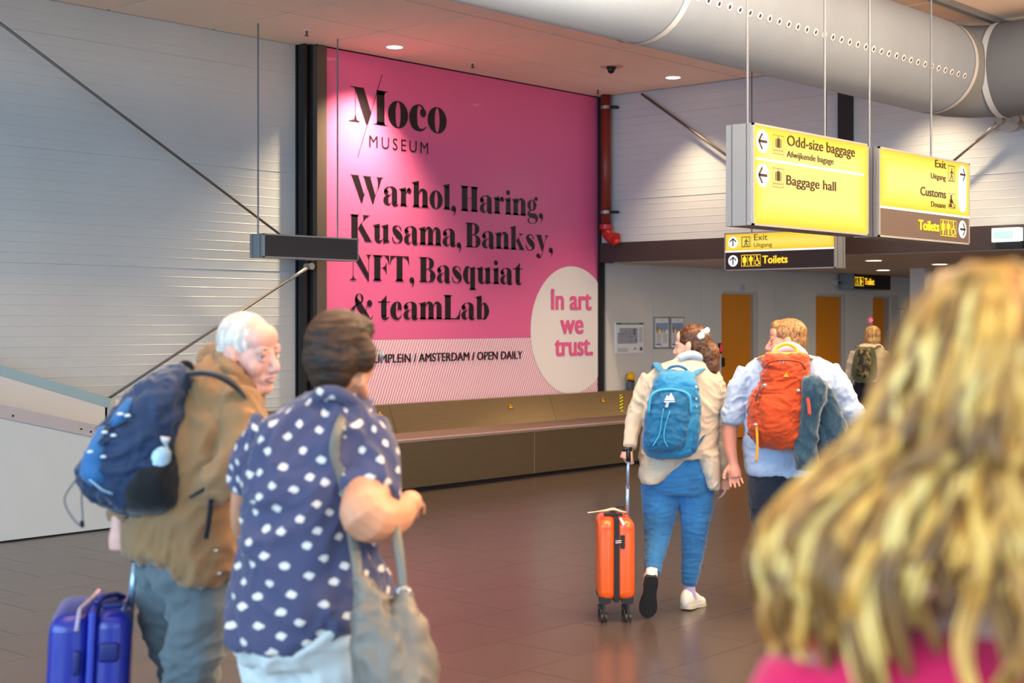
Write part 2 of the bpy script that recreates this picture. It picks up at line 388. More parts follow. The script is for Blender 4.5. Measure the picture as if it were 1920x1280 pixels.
    if c == 'q': g.r(.42,-.25,.67,.66).p((.42,.62),(.67,.62),(.67,.71),(.60,.68)).sb(.42,q,-.28).s_((.43,.60,.012),(.35,.68,.04),(.23,.62,.18),(.155,.35,.27),(.23,.08,.18),(.35,.01,.05),(.43,.12,.012)); return g, .74
    if c == 'k': g.r(.09,0,.34,.9).fl(.09,q,1).sb(.09,q).s_((.34,.31,.012),(.64,.66,.012)).p((.50,.70),(.83,.70),(.80,.685),(.70,.66),(.62,.58),(.60,.66),(.53,.685)).p((.38,.38),(.50,.53),(.84,.03),(.92,0),(.50,0),(.58,.03)); return g, .88
    if c == 'y': g.p((.0,.70),(.40,.70),(.36,.67),(.52,.25),(.44,.0),(.40,0),(.08,.67)).s_((.67,.66,.012),(.48,.05,.012),(.40,-.15,.03),(.30,-.27,.05),(.2,-.3,.04)).p((.55,.70),(.83,.70),(.74,.67),(.66,.52),(.64,.66),(.56,.685)).e(.17,-.20,.11,.10); return g, .80
    if c == 'W': g.p((.0,1),(.46,1),(.40,.965),(.66,.30),(.575,0),(.53,0),(.10,.965)).s_((.56,.05,.012),(.80,.60,.012)).p((.56,1),(1.0,1),(.94,.965),(1.17,.32),(1.09,0),(1.04,0),(.64,.965)).s_((1.08,.05,.014),(1.36,.8,.02)).p((1.18,1),(1.55,1),(1.46,.965),(1.36,.68),(1.30,.50),(1.29,.8),(1.26,.965)); return g, 1.5
    if c == 'H': g.r(.09,0,.09+s3,1).sb(.09,s3).st(.09,s3).r(.60,0,.60+s3,1).sb(.60,s3).st(.60,s3).r(.3,.525,.65,.545); return g, .99
    if c == 'K': g.r(.10,0,.39,1).sb(.10,s3).st(.10,s3).s_((.39,.43,.012),(.76,.93,.012)).p((.60,1),(1.0,1),(.92,.975),(.78,.90),(.66,.76),(.66,.96)).p((.41,.50),(.55,.70),(1.02,.04),(1.14,0),(.68,0),(.74,.04)); return g, 1.08
    if c == 'B': g.r(.09,0,.38,1).p((0,1),(0,.988),(.09,.95),(.4,.95),(.5,1)).p((0,0),(0,.012),(.09,.05),(.4,.05),(.5,0)).s_((.38,.985,.02),(.50,.97,.05),(.62,.88,.18),(.65,.76,.25),(.60,.62,.17),(.50,.54,.03),(.38,.53,.02)).s_((.38,.51,.02),(.54,.5,.04),(.67,.40,.18),(.71,.26,.29),(.66,.10,.18),(.54,.02,.05),(.38,.012,.02)); return g, .88
    if c == 'N': g.p((.0,0),(.34,0),(.34,.012),(.22,.07),(.18,.18),(.16,.18),(.12,.07),(0,.012)).r(.16,.1,.18,.93).p((.0,1),(.42,1),(.90,.24),(.90,-.03),(.86,-.03),(.16,.93),(.1,.985)).r(.88,0,.90,.9).p((.72,1),(1.06,1),(1.0,.985),(.92,.92),(.90,.78),(.88,.78),(.86,.92),(.78,.985)); return g, 1.04
    if c == 'F': g.r(.09,0,.38,1).sb(.09,s3).r(0,.985,.8,1).p((0,1),(0,.985),(.09,.93),(.45,.93),(.5,1)).p((.5,1),(.80,1),(.81,.64),(.79,.64),(.74,.82),(.62,.95)).r(.38,.50,.60,.515).p((.66,.72),(.68,.72),(.68,.26),(.66,.26),(.60,.44),(.48,.50),(.48,.515),(.60,.58)); return g, .84
    if c == 'T': g.r(.30,0,.59,1).sb(.30,s3).r(.0,.985,.90,1).p((0,1),(.4,1),(.30,.96),(.18,.94),(.05,.84),(.0,.66),(-.02,.66)).p((.90,1),(.5,1),(.59,.96),(.72,.94),(.85,.84),(.90,.66),(.92,.66)); return g, .90
    if c == 'L': g.r(.09,0,.38,1).st(.09,s3).p((0,0),(0,.012),(.09,.06),(.5,.06),(.5,0)).p((.45,0),(.84,0),(.88,.42),(.86,.42),(.78,.18),(.66,.07),(.45,.02)); return g, .88
    if c == '&': g.ring(.45,.80,.19,.20,.10,.17).s_((.33,.84,.06),(.38,.66,.22),(.60,.32,.28),(.82,.06,.22),(.98,.02,.06),(1.08,.16,.012)).s_((.42,.60,.02),(.22,.46,.10),(.12,.26,.2),(.2,.08,.16),(.36,.0,.07),(.56,.06,.02),(.74,.30,.02),(.80,.55,.03)).e(.92,.62,.12,.13); return g, 1.12
    if c == 'M': g.p((.0,0),(.42,0),(.42,.012),(.30,.06),(.26,.2),(.24,.2),(.2,.06),(0,.012)).r(.243,.1,.257,.93).p((.04,1),(.57,1),(.87,.30),(.72,-.05),(.66,-.02),(.26,.88),(.2,.96),(.04,.99)).r(1.08,0,1.38,1).sb(1.08,.30,0,.12).p((1.07,1),(1.52,1),(1.52,.988),(1.41,.96),(1.38,.88),(1.08,.88)).s_((.34,-1.0,.02),(1.29,1.48,.02)); return g, 1.49
    if c == 'c': g.s_((.62,.13,.012),(.50,.035,.05),(.37,.02,.10),(.22,.12,.22),(.165,.34,.27),(.22,.56,.19),(.34,.685,.04),(.44,.67,.05),(.50,.60,.08)).e(.50,.49,.105,.12); return g, .63
    return g, .30
def didone(fr, txt, a0, a1, b, H, m, parent, xs=1, e=.004):
    pol = []; x = 0
    for i, c in enumerate(txt):
        if c == ' ': x += .16; continue
        g, adv = glyph(c); k = 1.1 if (xs != 1 and i) else 1
        for P in g.P: pol.append([(x+u*k*(xs if i else 1), v*k) for u, v in P])
        x += adv*k*(xs if i else 1)+.02
    mx = max(u for P in pol for u, v in P); mn = min(u for P in pol for u, v in P); s = (a1-a0)/(mx-mn); mb = MB()
    for j, P in enumerate(pol): fr.poly(mb, [(a0+(u-mn)*s, b+v*H) for u, v in P], e)
    return mb.build('lettering', m, parent)
FP = Fr('y', YW)
A = lambda x, y=300: FP.px(x, y)[0]
didone(FP, 'Moco', A(653.7), A(837), 3.793, .37, m_blk, bb, 1.12)
sans(FP, 'MUSEUM', A(692), A(802.5), 3.545, .125, m_blk, bb, 0, .004, 1.35)
didone(FP, 'Warhol, Haring,', A(655), A(1017.5), 2.945, .287, m_blk, bb)
didone(FP, 'Kusama, Banksy,', A(655), A(1036), 2.535, .280, m_blk, bb)
didone(FP, 'NFT, Basquiat', A(655), A(979.5), 2.122, .275, m_blk, bb)
didone(FP, '& teamLab', A(655), A(916.8), 1.708, .275, m_blk, bb)
sans(FP, 'MUSEUMPLEIN / AMSTERDAM / OPEN DAILY', A(655), A(979), 1.240, .092, m_blk, bb, .022, .004)
sans(FP, 'In art', A(1033.4), A(1107), 1.832, .245, m_prp, bb, .035, .008)
sans(FP, 'we', A(1050.5), A(1092), 1.535, .245, m_prp, bb, .035, .008)
sans(FP, 'trust.', A(1040), A(1110), 1.262, .245, m_prp, bb, .035, .008)

# ---------------------------------------------------------------- wall with the dark beam (upper wall over the passage)
wb = struct('wall_right_upper', MB().box((XB+.03, -2, SOF+.02), (XB+.3, YW+.04, CEIL+.02)), m_seam)
cy0, cy1 = onX(1599, 300, XB).y, onX(1573, 300, XB).y
zt = onX(1124, 456, XB).z
for y0, y1 in [(cy1, YW-.03), (1.6, cy0), (-2, 1.6)]:
    for z0, z1 in zip([zt]+rows[3:], rows[3:]+[CEIL]): rib_panel(wb, 'x', XB+.015, y0, y1, z0, z1, -1)
struct('column_2', MB().box((XB-.03, cy0, zt), (XB+.05, cy1, CEIL)), m_black)
struct('trim_8', MB().box((XB-.02, -2, SOF), (XB+.04, YW-.03, zt)), m_brownb)
# passage: soffit, laminate wall with panels and doors
struct('ceiling_soffit', MB().box((XB+.3, -2, SOF), (26.8, YW, SOF+.08)), mat('soffit_paint', '#cdbcae', .6))
pw = struct('wall_passage', MB().box((XB+.04, YW+.03, 0), (26.8, YW+.05, SOF)), m_seam)
X = lambda px: onY(px, 600, YW).x
doors = [(1353, 1409, 1420), (1530, 1576, 1583), (1637, 1658, 1681), (1701, 1717, 1722)]
seams = [1137, 1224, 1315, 1353, 1421, 1454.5, 1530, 1583, 1637, 1683, 1701, 1722, 1742, 1775]
DH = 2.07
for a, b_ in zip(seams[:-1], seams[1:]):
    z0 = DH+.04 if any(abs(a-d[0]) < 1.5 for d in doors) else .02
    MB().box((X(a)+.004, YW, z0), (X(b_)-.004, YW+.03, SOF)).build('wall_panel', m_white, pw)
for i, (a, b_, c_) in enumerate(doors):
    d = empty('door_%d' % (i+1), (X(a), YW, 0), kind='structure')
    MB().box((X(a)+.01, YW+.012, .01), (X(b_)-.004, YW+.045, DH)).build('door_leaf', m_orange, d, bevel=.003)
    MB().box((X(b_), YW+.012, .01), (X(b_)+(X(c_)-X(b_))*.45, YW+.04, DH)).build('side_panel', mat('tan_laminate', '#b09a86', .6), d)
    MB().box((X(b_)+(X(c_)-X(b_))*.45, YW-.02, 0), (X(c_)-.01, YW+.03, DH+.05)).box((X(a), YW-.015, DH), (X(c_)-.01, YW+.03, DH+.04)).build('door_frame', mat('grey_door_frame', '#c2bfbb', .5), d)
    if i == 0:
        MB().box((X(1353.5), YW-.012, 1.04), (X(1358), YW+.012, 1.17)).build('door_handle', m_black, d, bevel=.003)
struct('column_3', MB().box((18.97, 9.14, 0), (19.17, 9.36, SOF)), mat('pale_column', '#d8d5d3', .5))
struct('wall_far', MB().box((26.3, -2, 0), (26.5, YW, SOF)), m_plain)

# ---------------------------------------------------------------- ceiling fittings
def downlight(x, y, z, lab, r=.085, power=60, tgt=None, ang=75, grp='recessed round downlights'):
    t = empty('downlight', (x, y, z), lab, 'ceiling light', group=grp)
    mb = MB(); n = 28
    V = []; 
    for rr_, zz in ((r+.016, .0), (r+.016, -.006), (r, -.006), (r-.006, .0)): V += [(x+rr_*math.cos(2*PI*j/n), y+rr_*math.sin(2*PI*j/n), z+zz) for j in range(n)]
    mb.add(V, [(i*n+j, i*n+(j+1) % n, (i+1)*n+(j+1) % n, (i+1)*n+j) for i in range(3) for j in range(n)]).build('trim_ring', mat('white_lamp_ring', '#f2efe9', .4), t)
    MB().disc((x, y, z-.004), (0, 0, 1), r, .002).build('lamp_lens', mat('lamp_glow', '#fff3dd', .5, emit=9, emcol='#ffeccb'), t)
    if power:
        l = spot('downlight_lamp', (x, y, z-.03), tgt or (x, y, 0), power, WARM, ang, .9, r*.7); l.parent = t; l.matrix_parent_inverse = winv(t)
dl = onZ(740, 88, CEIL); downlight(dl.x, dl.y, CEIL, 'round recessed ceiling downlight above the left edge of the pink billboard', power=780, tgt=(dl.x-.35, dl.y+.12, 0), ang=104)
dl = onZ(1262, 145, CEIL); downlight(dl.x, dl.y, CEIL, 'round recessed ceiling downlight in front of the ribbed wall, right of the dome camera', power=300, tgt=(dl.x+.1, dl.y, 0), ang=92)
for px, py, lab in [(1638, 488, 'front one of the three downlights in the low passage ceiling, nearest the hanging yellow signs'),
               (1762, 495, 'downlight in the low passage ceiling, right of the other two'),
               (1656, 506, 'smallest downlight in the low passage ceiling, deepest in the passage')]:
    p = onZ(px, py, SOF); downlight(p.x, p.y, SOF, lab, r=.10, power=60, ang=130)
# the rest of the hall's warm lamps (same fittings behind the duct and behind the camera)
for x, y, pw_, tg in [(13.75, 6.75, 300, (13.9, 6.7, 0)), (13.75, 3.0, 260, (13.9, 3.0, 0))]:
    spot('wall_lamp', (x, y, CEIL-.03), tg, pw_, WARM, 92, .8, .07)
for x, y, e_ in [(6.5, 1.0, 80), (10.4, 2.8, 190), (8.5, -2.0, 90), (12, .5, 220)]:
    area('ceiling_lamp', (x, y, CEIL-.03), (0, 0, 0), .9, .9, e_, WARM)
area('ceiling_lamp', (4.2, -1.6, 4.2), (0, .55, -.6), 1.2, 1.2, 290, WARM)  # extra warm light, tilted down to warm the foreground woman's hair
for x in (16.2, 19.2, 22.0): area('passage_lamp', (x, 8.0, SOF-.03), (0, 0, 0), .5, .5, 26, WARM)

def sprinkler(px, py, lab):
    p = onZ(px, py, CEIL); t = empty('sprinkler', p, lab, 'sprinkler', group='ceiling sprinklers'); m = mat('sprinkler_metal', '#5d524c', .5, .4)
    MB().disc(p-Vector((0,0,.006)), (0,0,1), .035, .006).build('escutcheon', mat('white_lamp_ring', '#f2efe9'), t)
    MB().tube([p, p-Vector((0,0,.05))], .011, 8).build('nozzle', m, t)
    MB().disc(p-Vector((0,0,.055)), (0,0,1), .022, .005, 12).build('deflector', m, t)
sprinkler(575, 57, 'small ceiling sprinkler above the black steel column, left of the first downlight')
sprinkler(886, 118, 'small ceiling sprinkler right of the first downlight, over the billboard')
sprinkler(1121, 167, 'small ceiling sprinkler over the top right corner of the billboard')
p = onZ(1146, 124, CEIL); t = empty('dome_camera', p, 'small black dome security camera on a pale ceiling plate', 'camera')
MB().disc(p-Vector((0,0,.008)), (0,0,1), .13, .009).build('ceiling_plate', mat('ceiling_plate', '#d9b9ad', .6), t)
MB().tube([p-Vector((0,0,.005)), p-Vector((0,0,.03))], .055, 20).build('housing', m_black, t)
MB().ball(p-Vector((0,0,.035)), (.045,.045,.05)).build('dome', mat('dark_glass', '#0d0d10', .1), t, smooth=True)
p = onY(1889, 240, 7)

# ---------------------------------------------------------------- air duct
DY, DZ, DR = 5.9, 4.02, .424
duct = empty('air_duct', (8, DY, DZ), 'large round grey fabric air duct with a row of nozzle holes under the ceiling', 'duct')
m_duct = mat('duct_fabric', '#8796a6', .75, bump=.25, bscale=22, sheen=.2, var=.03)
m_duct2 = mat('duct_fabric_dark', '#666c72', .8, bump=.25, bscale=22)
m_ring = mat('duct_seam_tape', '#c9ced1', .6)
def cyl(mb, axis, a0, a1, c1, c2, r0, n=56, seg=8, r1=None):
    """cylinder along axis from a0 to a1"""
    V = []; r1 = r1 or r0
    for i in range(seg+1):
        a = a0+(a1-a0)*i/seg; r = r0+(r1-r0)*i/seg
        for j in range(n):
            th = 2*PI*j/n; q = (r*math.cos(th), r*math.sin(th))
            V.append((a, c1+q[0], c2+q[1]) if axis == 'x' else (c1+q[0], a, c2+q[1]))
    F = [(i*n+j, i*n+(j+1) % n, (i+1)*n+(j+1) % n, (i+1)*n+j) for i in range(seg) for j in range(n)]
    return mb.add(V, F)
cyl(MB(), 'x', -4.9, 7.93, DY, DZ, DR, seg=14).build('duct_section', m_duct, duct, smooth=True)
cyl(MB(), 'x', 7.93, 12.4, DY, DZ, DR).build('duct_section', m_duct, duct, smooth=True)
for x in (7.95, 12.40):
    cyl(MB(), 'x', x-.03, x+.03, DY, DZ, DR+.006, seg=1).build('seam_band', m_ring, duct, smooth=True)
# elbow (mitred) turning towards the front of the hall
EX = 13.02
el = MB(); n = 56; V = []
path = [(12.4, DY, 0), (12.55, DY, 0), (12.75, DY-.03, .35), (12.93, DY-.13, .9), (EX, DY-.30, 1.35), (EX, DY-.4, PI/2)]
for (x, y, a) in path:
    for j in range(n):
        th = 2*PI*j/n; h = DR*1.0*math.cos(th)
        V.append((x-math.sin(-a)*-h*-1 if False else x+h*math.sin(a), y+h*math.cos(a), DZ+DR*math.sin(th)))
el.add(V, [(i*n+j, i*n+(j+1) % n, (i+1)*n+(j+1) % n, (i+1)*n+j) for i in range(len(path)-1) for j in range(n)])
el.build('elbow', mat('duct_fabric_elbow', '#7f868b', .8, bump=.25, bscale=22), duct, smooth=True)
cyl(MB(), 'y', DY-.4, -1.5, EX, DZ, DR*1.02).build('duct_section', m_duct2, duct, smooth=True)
cyl(MB(), 'y', DY-.37, DY-.43, EX, DZ, DR*1.02+.006, seg=1).build('seam_band', m_ring, duct, smooth=True)
el_ = math.atan(.394); nd = Vector((0, -math.cos(el_), -math.sin(el_))); m_hole = mat('nozzle_hole', '#26282b', .9)
for i in range(33):
    x = 8.05+i*.130
    c = Vector((x, DY, DZ))+nd*(DR+.001); nz = MB(); nn = 14
    t1 = Vector((1,0,0)); t2 = nd.cross(t1)
    V = [c+nd*e+(t1*math.cos(2*PI*j/nn)+t2*math.sin(2*PI*j/nn))*r for r, e in ((.030, 0), (.026, .006), (.017, .006), (.015, .001)) for j in range(nn)]
    F = [(k*nn+j, k*nn+(j+1) % nn, (k+1)*nn+(j+1) % nn, (k+1)*nn+j) for k in range(3) for j in range(nn)]; mi = len(F)
    nz.add(V, F); nz.add([c+nd*.002+(t1*math.cos(2*PI*j/nn)+t2*math.sin(2*PI*j/nn))*.016 for j in range(nn)], [tuple(range(nn))], 1)
    nz.build('nozzle', [m_ring, m_hole], duct)
for xx in (6.2, 8.6, 11.1):
    MB().tube([(xx, DY, DZ+DR-.01), (xx, DY, CEIL)], .008, 6).build('hanger', m_black, duct)
# suspension rail above the duct (thin steel channel)
top('suspension_rail', MB().box((9.0, 5.56, CEIL-.06), (XB-.02, 5.62, CEIL-.004)), mat('galvanised', '#8d9296', .5, .5), 'grey steel suspension rail on the ceiling above the round duct', 'rail')

# ---------------------------------------------------------------- hanging signs
m_alu = mat('sign_aluminium', '#8e9499', .45, .25, spec=.4)
m_seaml = mat('sign_seam', '#33363a', .7)
def glow_mat():
    m = bpy.data.materials.new('sign_yellow_backlit'); m.use_nodes = True; nt = m.node_tree; N = nt.nodes; L = nt.links; b = N['Principled BSDF']
    b.inputs['Base Color'].default_value = lin('#6e5a18'); b.inputs['Roughness'].default_value = .4
    mn = None
    for nm in ('edge_a', 'edge_b'):
        u = N.new('ShaderNodeUVMap'); u.uv_map = nm; sp = N.new('ShaderNodeSeparateXYZ'); L.new(u.outputs[0], sp.inputs[0])
        q = N.new('ShaderNodeMath'); q.operation = 'MINIMUM'; L.new(sp.outputs[0], q.inputs[0]); L.new(sp.outputs[1], q.inputs[1])
        if mn is None: mn = q
        else: r_ = N.new('ShaderNodeMath'); r_.operation = 'MINIMUM'; L.new(mn.outputs[0], r_.inputs[0]); L.new(q.outputs[0], r_.inputs[1]); mn = r_
    cr = N.new('ShaderNodeValToRGB'); cr.color_ramp.elements[0].color = lin('#f5c324'); cr.color_ramp.elements[1].color = lin('#ffe98e'); cr.color_ramp.elements[1].position = .16
    e2 = cr.color_ramp.elements.new(.05); e2.color = lin('#ffdf50'); L.new(mn.outputs[0], cr.inputs[0]); L.new(cr.outputs[0], b.inputs['Emission Color']); b.inputs['Emission Strength'].default_value = .86
    return m
m_yel = glow_mat()
def light_panel(fr, a0, b0, a1, b1, parent):
    mb = MB(); fr.rect(mb, a0, b0, a1, b1, .001); me = mb.mesh(); W_, H_ = a1-a0, b1-b0
    for nm, fn in (('edge_a', lambda u, v: (u, v)), ('edge_b', lambda u, v: (W_-u, H_-v))):
        uv = me.uv_layers.new(name=nm)
        for li, (u, v) in enumerate([(0, 0), (W_, 0), (W_, H_), (0, H_)]): uv.data[li].uv = fn(u, v)
    me.transform(winv(parent)); return link('light_panel', me, m_yel, parent)
m_yed = mat('sign_yellow_small', '#f5c518', .4, emit=.8, emcol='#ffd72e')
m_whi = mat('sign_white_backlit', '#d8d8d8', .4, emit=.8, emcol='#ffffff')
m_ink = mat('sign_ink', '#2a1606', .5)
m_grey = mat('sign_grey_band', '#5b504a', .4)
m_dark = mat('sign_dark_band', '#2f2220', .4)
m_rod = mat('sign_rod', '#767c84', .4, .6)
def sign_box(lab, fr, x0, x1, z0, z1, th, rods, cat='sign', side=None):
    """x0..x1 in the frame's a coordinate; box behind the face"""
    o_ = fr.pt((x0+x1)/2, z0, 0); t = empty('hanging_sign', o_-fr.n*th/2, lab, cat)
    mb = MB(); a, b_ = fr.pt(x0, z0, -.012), fr.pt(x1, z1, -th); mb.box(a, b_).build('casing', m_alu, t, bevel=.004)
    w_ = .014; f = MB()
    f.box(fr.pt(x0, z0, -.012), fr.pt(x1, z0+w_, .004)); f.box(fr.pt(x0, z1-w_, -.012), fr.pt(x1, z1, .004))
    f.box(fr.pt(x0, z0, -.012), fr.pt(x0+w_, z1, .004)); f.box(fr.pt(x1-w_, z0, -.012), fr.pt(x1, z1, .004))
    f.build('face_frame', mat('sign_edge', '#a7abae', .4, .4), t)
    s = MB()
    for k in (.22, .76):
        for aa in (x0-.0015, x1+.0015): s.box(fr.pt(aa-.001, z0, -th*k), fr.pt(aa+.001, z1, -th*k-.004))
    s.build('casing_seam', m_seaml, t)
    for r in rods:
        a = fr.px(r, 300)[0] if r > 50 else r
        p = fr.pt(a, z1, -th*.5); MB().tube([p, (p.x, p.y, CEIL)], .0085, 8).build('hanging_rod', m_rod, t)
    return t
def arrow_left(fr, a, b, r, parent, d=(-1, 0), m=None, disc=True):
    if disc: mb = MB(); fr.oval(mb, a, b, r, e=.006); mb.build('arrow_disc', m_whi, parent)
    d = Vector(d); q = Vector((-d.y, d.x)); P = lambda u, v: (a+d.x*u*r+q.x*v*r, b+d.y*u*r+q.y*v*r)
    mb = MB(); fr.line(mb, [P(-.72, 0), P(.60, 0)], r*.25, .008)
    for sg in (1, -1): fr.poly(mb, [P(.78, 0), P(.50, 0), P(-.08, sg*.68), P(.22, sg*.70)], .008)
    mb.build('arrow', m_ink, parent)
def icon(fr, kind, a, b, w, h, m, parent, lw=.0045):
    """pictogram in a thin frame, (a, b) lower left"""
    mb = MB(); e = .006; fr.frame(mb, a, b, a+w, b+h, lw, e); U = lambda x, y: (a+x*w, b+y*h)
    R = lambda x0, y0, x1, y1: fr.rect(mb, *U(x0, y0), *U(x1, y1), e)
    if kind == 'bag':
        R(.36, .34, .64, .84); R(.24, .34, .31, .80); R(.69, .34, .76, .80); fr.frame(mb, *U(.42, .82), *U(.58, .93), lw, e)
        for i in range(6): fr.oval(mb, *U(.12+i*.15, .18), w*.035, e=e, n=10)
        for i in range(6): R(.09+i*.15, .23, .15+i*.15, .255)
    if kind == 'exit':
        fr.frame(mb, *U(.0, .0), *U(.86, 1), lw*2, e); fr.oval(mb, *U(.50, .78), w*.07, e=e, n=12)
        for L in ([(.5,.68),(.48,.42)], [(.48,.42),(.62,.22),(.60,.08)], [(.48,.42),(.38,.24),(.26,.10)], [(.5,.66),(.64,.52),(.72,.56)], [(.5,.66),(.36,.56),(.34,.44)]):
            fr.line(mb, [U(*q) for q in L], w*.085, e)
    if kind == 'customs':
        fr.oval(mb, *U(.42, .74), w*.10, e=e, n=12); R(.28, .84, .58, .90); fr.poly(mb, [U(.25,.6), U(.36,.66), U(.52,.66), U(.62,.56), U(.66,.36), U(.22,.36)], e)
        R(.08, .08, .60, .16); fr.line(mb, [U(.6,.5), U(.82,.2)], w*.07, e); R(.10, .16, .18, .30); fr.line(mb, [U(.95,.3), U(.95,.08), U(.7,.08)], w*.06, e)
        R(.22,.16,.50,.34)
    if kind in ('toilets', 'toilet'):
        n = 3 if kind == 'toilets' else 2; 
        for i in range(1, n): R(i/n-.008, 0, i/n+.008, 1)
        def man(x, skirt=False):
            fr.oval(mb, *U(x, .85), w*.04, e=e, n=10)
            if skirt: fr.poly(mb, [U(x-.05,.76), U(x+.05,.76), U(x+.10,.34), U(x-.10,.34)], e)
            else: R(x-.055, .42, x+.055, .76); 
            R(x-.045, .08, x-.008, .45); R(x+.008, .08, x+.045, .45)
            R(x-.10, .45, x-.07, .74); R(x+.07, .45, x+.10, .74); R(x-.09, .68, x+.09, .77)
        def chair(x):
            fr.oval(mb, *U(x-.02, .86), w*.04, e=e, n=10); fr.line(mb, [U(x-.02,.78), U(x-.01,.48), U(x+.07,.48), U(x+.10,.20), U(x+.14,.22)], w*.045, e)
            fr.line(mb, [U(x-.02,.64), U(x+.07,.64)], w*.035, e)
            fr.line(mb, [U(x-.02+.085*math.cos(t), .32+.085*w/h*math.sin(t)*1.3) for t in [2.0+k*.38 for k in range(11)]], w*.03, e)
        if n == 3: man(.17, True); man(.5); chair(.83)
        else:
            chair(.26); fr.oval(mb, *U(.66,.85), w*.055, e=e, n=10); fr.poly(mb, [U(.58,.75), U(.74,.75), U(.86,.52), U(.95,.50), U(.95,.44), U(.78,.44), U(.74,.08), U(.60,.08)], e)
    mb.build('pictogram', m, parent)
def box_text(fr, txt, x0, x1, by, ty, m, parent, bold=0, e=.006):
    """pixel extents at the face; by/ty = baseline and cap-top pixel rows at x0"""
    a0, b0 = fr.px(x0, by); a1 = fr.px(x1, by)[0]; sans(fr, txt, a0, a1, b0, fr.px(x0, ty)[1]-b0, m, parent, bold, e)
# sign 1: odd-size baggage / baggage hall
f1 = Fr('y', 5.1); a0, zt1 = f1.px(1411.6, 229.5); a1 = f1.px(1627.8, 300)[0]; z0 = f1.px(1411, 422)[1]
sg = sign_box('large yellow backlit hanging sign reading Odd-size baggage and Baggage hall', f1, a0, a1, z0, zt1, .21, [1427, 1571])
light_panel(f1, a0+.012, z0+.012, a1-.012, zt1-.012, sg)
box_text(f1, 'Odd-size baggage', 1474.5, 1601, 272.5, 253, m_ink, sg, .008)
box_text(f1, 'Afwijkende bagage', 1473.5, 1561, 294, 282.5, m_ink, sg, .005)
box_text(f1, 'Baggage hall', 1473, 1565.5, 346, 328, m_ink, sg, .008)
mb = MB(); b_ = f1.px(1416, 296)[1]; f1.rect(mb, f1.px(1416.5, 300)[0], b_-.010, f1.px(1618, 300)[0], b_+.006, .006); mb.build('white_rule', m_whi, sg)
for py in (265, 328.5):
    a, b_ = f1.px(1428.5, py); arrow_left(f1, a, b_, .077, sg)
for (xa, ya, xb, yb) in [(1448, 287.5, 1468.5, 252), (1447.5, 350, 1468.5, 314)]:
    a, b_ = f1.px(xa, ya); c_, d_ = f1.px(xa, yb); icon(f1, 'bag', a, b_, f1.px(xb, ya)[0]-a, d_-b_, m_ink, sg, .003)
# sign 2: exit, customs, toilets
a0, a1 = f1.px(1648, 300)[0], f1.px(1817.5, 300)[0]
sg = sign_box('yellow and grey hanging sign reading Exit, Customs and Toilets', f1, a0, a1, z0, zt1, .21, [1654, 1769])
zs = f1.px(1648, 386)[1]
light_panel(f1, a0+.012, zs, a1-.012, zt1-.012, sg)
mb = MB(); f1.rect(mb, a0+.012, z0+.012, a1-.012, zs-.008, .001); mb.build('grey_band', m_grey, sg)
mb = MB(); f1.rect(mb, a0+.012, zs-.012, a1-.012, zs+.004, .004); mb.build('white_rule', m_whi, sg)
box_text(f1, 'Exit', 1752, 1772, 313, 299, m_ink, sg, .008); box_text(f1, 'Uitgang', 1744, 1771.5, 334, 324, m_ink, sg, .005)
box_text(f1, 'Customs', 1724.5, 1772, 365.5, 349.5, m_ink, sg, .008); box_text(f1, 'Douane', 1744.5, 1771.5, 387, 377, m_ink, sg, .005)
box_text(f1, 'Toilets', 1721, 1759, 430, 412, m_yed, sg, .03)
for k, (xa, ya, xb, yb) in {'exit': (1776.5, 339, 1790, 309.5), 'customs': (1776.5, 390, 1790, 362)}.items():
    a, b_ = f1.px(xa, ya); icon(f1, k, a, b_, f1.px(xb, ya)[0]-a, f1.px(xa, yb)[1]-b_, m_ink, sg, .003)
a, b_ = f1.px(1762, 441.5); icon(f1, 'toilets', a, b_, f1.px(1791.5, 440)[0]-a, f1.px(1762, 411)[1]-b_, m_yed, sg, .004)
a, b_ = f1.px(1803.5, 327.5); r = .072; b2 = f1.px(1803.5, 381)[1]
mb = MB(); f1.poly(mb, [(a+r*math.cos(t), (b_ if math.sin(t) > 0 else b2)+r*math.sin(t)) for t in np.linspace(.001, 2*PI-.001, 40)], .006); mb.build('arrow_disc', m_whi, sg)
arrow_left(f1, a, b_, r, sg, (1, 0), disc=False)
a, b_ = f1.px(1803.5, 430); arrow_left(f1, a, b_, r, sg, (1, 0))
# sign 3: exit / toilets facing along the hall, beyond
f3 = Fr('x', 13.3); a0, z3t = f3.px(1358.5, 437.5); a1 = f3.px(1566.3, 470)[0]; z30 = f3.px(1358.7, 508)[1]; zs = f3.px(1358.7, 471.5)[1]
sg = sign_box('lower yellow and brown hanging sign with two up arrows, Exit above Toilets', f3, a0, a1, z30, z3t, .21, [1399.5, 1539])
light_panel(f3, a0+.012, zs, a1-.012, z3t-.012, sg)
mb = MB(); f3.rect(mb, a0+.012, z30+.012, a1-.012, zs-.008, .001); mb.build('dark_band', m_dark, sg)
mb = MB(); f3.rect(mb, a0+.012, zs-.012, a1-.012, zs+.004, .004); mb.build('white_rule', m_whi, sg)
box_text(f3, 'Exit', 1414.5, 1439.5, 450.5, 439.5, m_ink, sg, .008); box_text(f3, 'Uitgang', 1414, 1448, 463, 455.5, m_ink, sg, .005)
box_text(f3, 'Toilets', 1430.5, 1477, 493.5, 479.5, m_yed, sg, .03)
for py in (454.3, 489): a, b_ = f3.px(1375, py); arrow_left(f3, a, b_, .061, sg, (0, 1))
a, b_ = f3.px(1391, 463.5); icon(f3, 'exit', a, b_, f3.px(1408.5, 463)[0]-a, f3.px(1391, 444)[1]-b_, m_ink, sg, .004)
a, b_ = f3.px(1390.5, 499.5); icon(f3, 'toilets', a, b_, f3.px(1426.5, 499)[0]-a, f3.px(1390.5, 478)[1]-b_, m_yed, sg, .005)
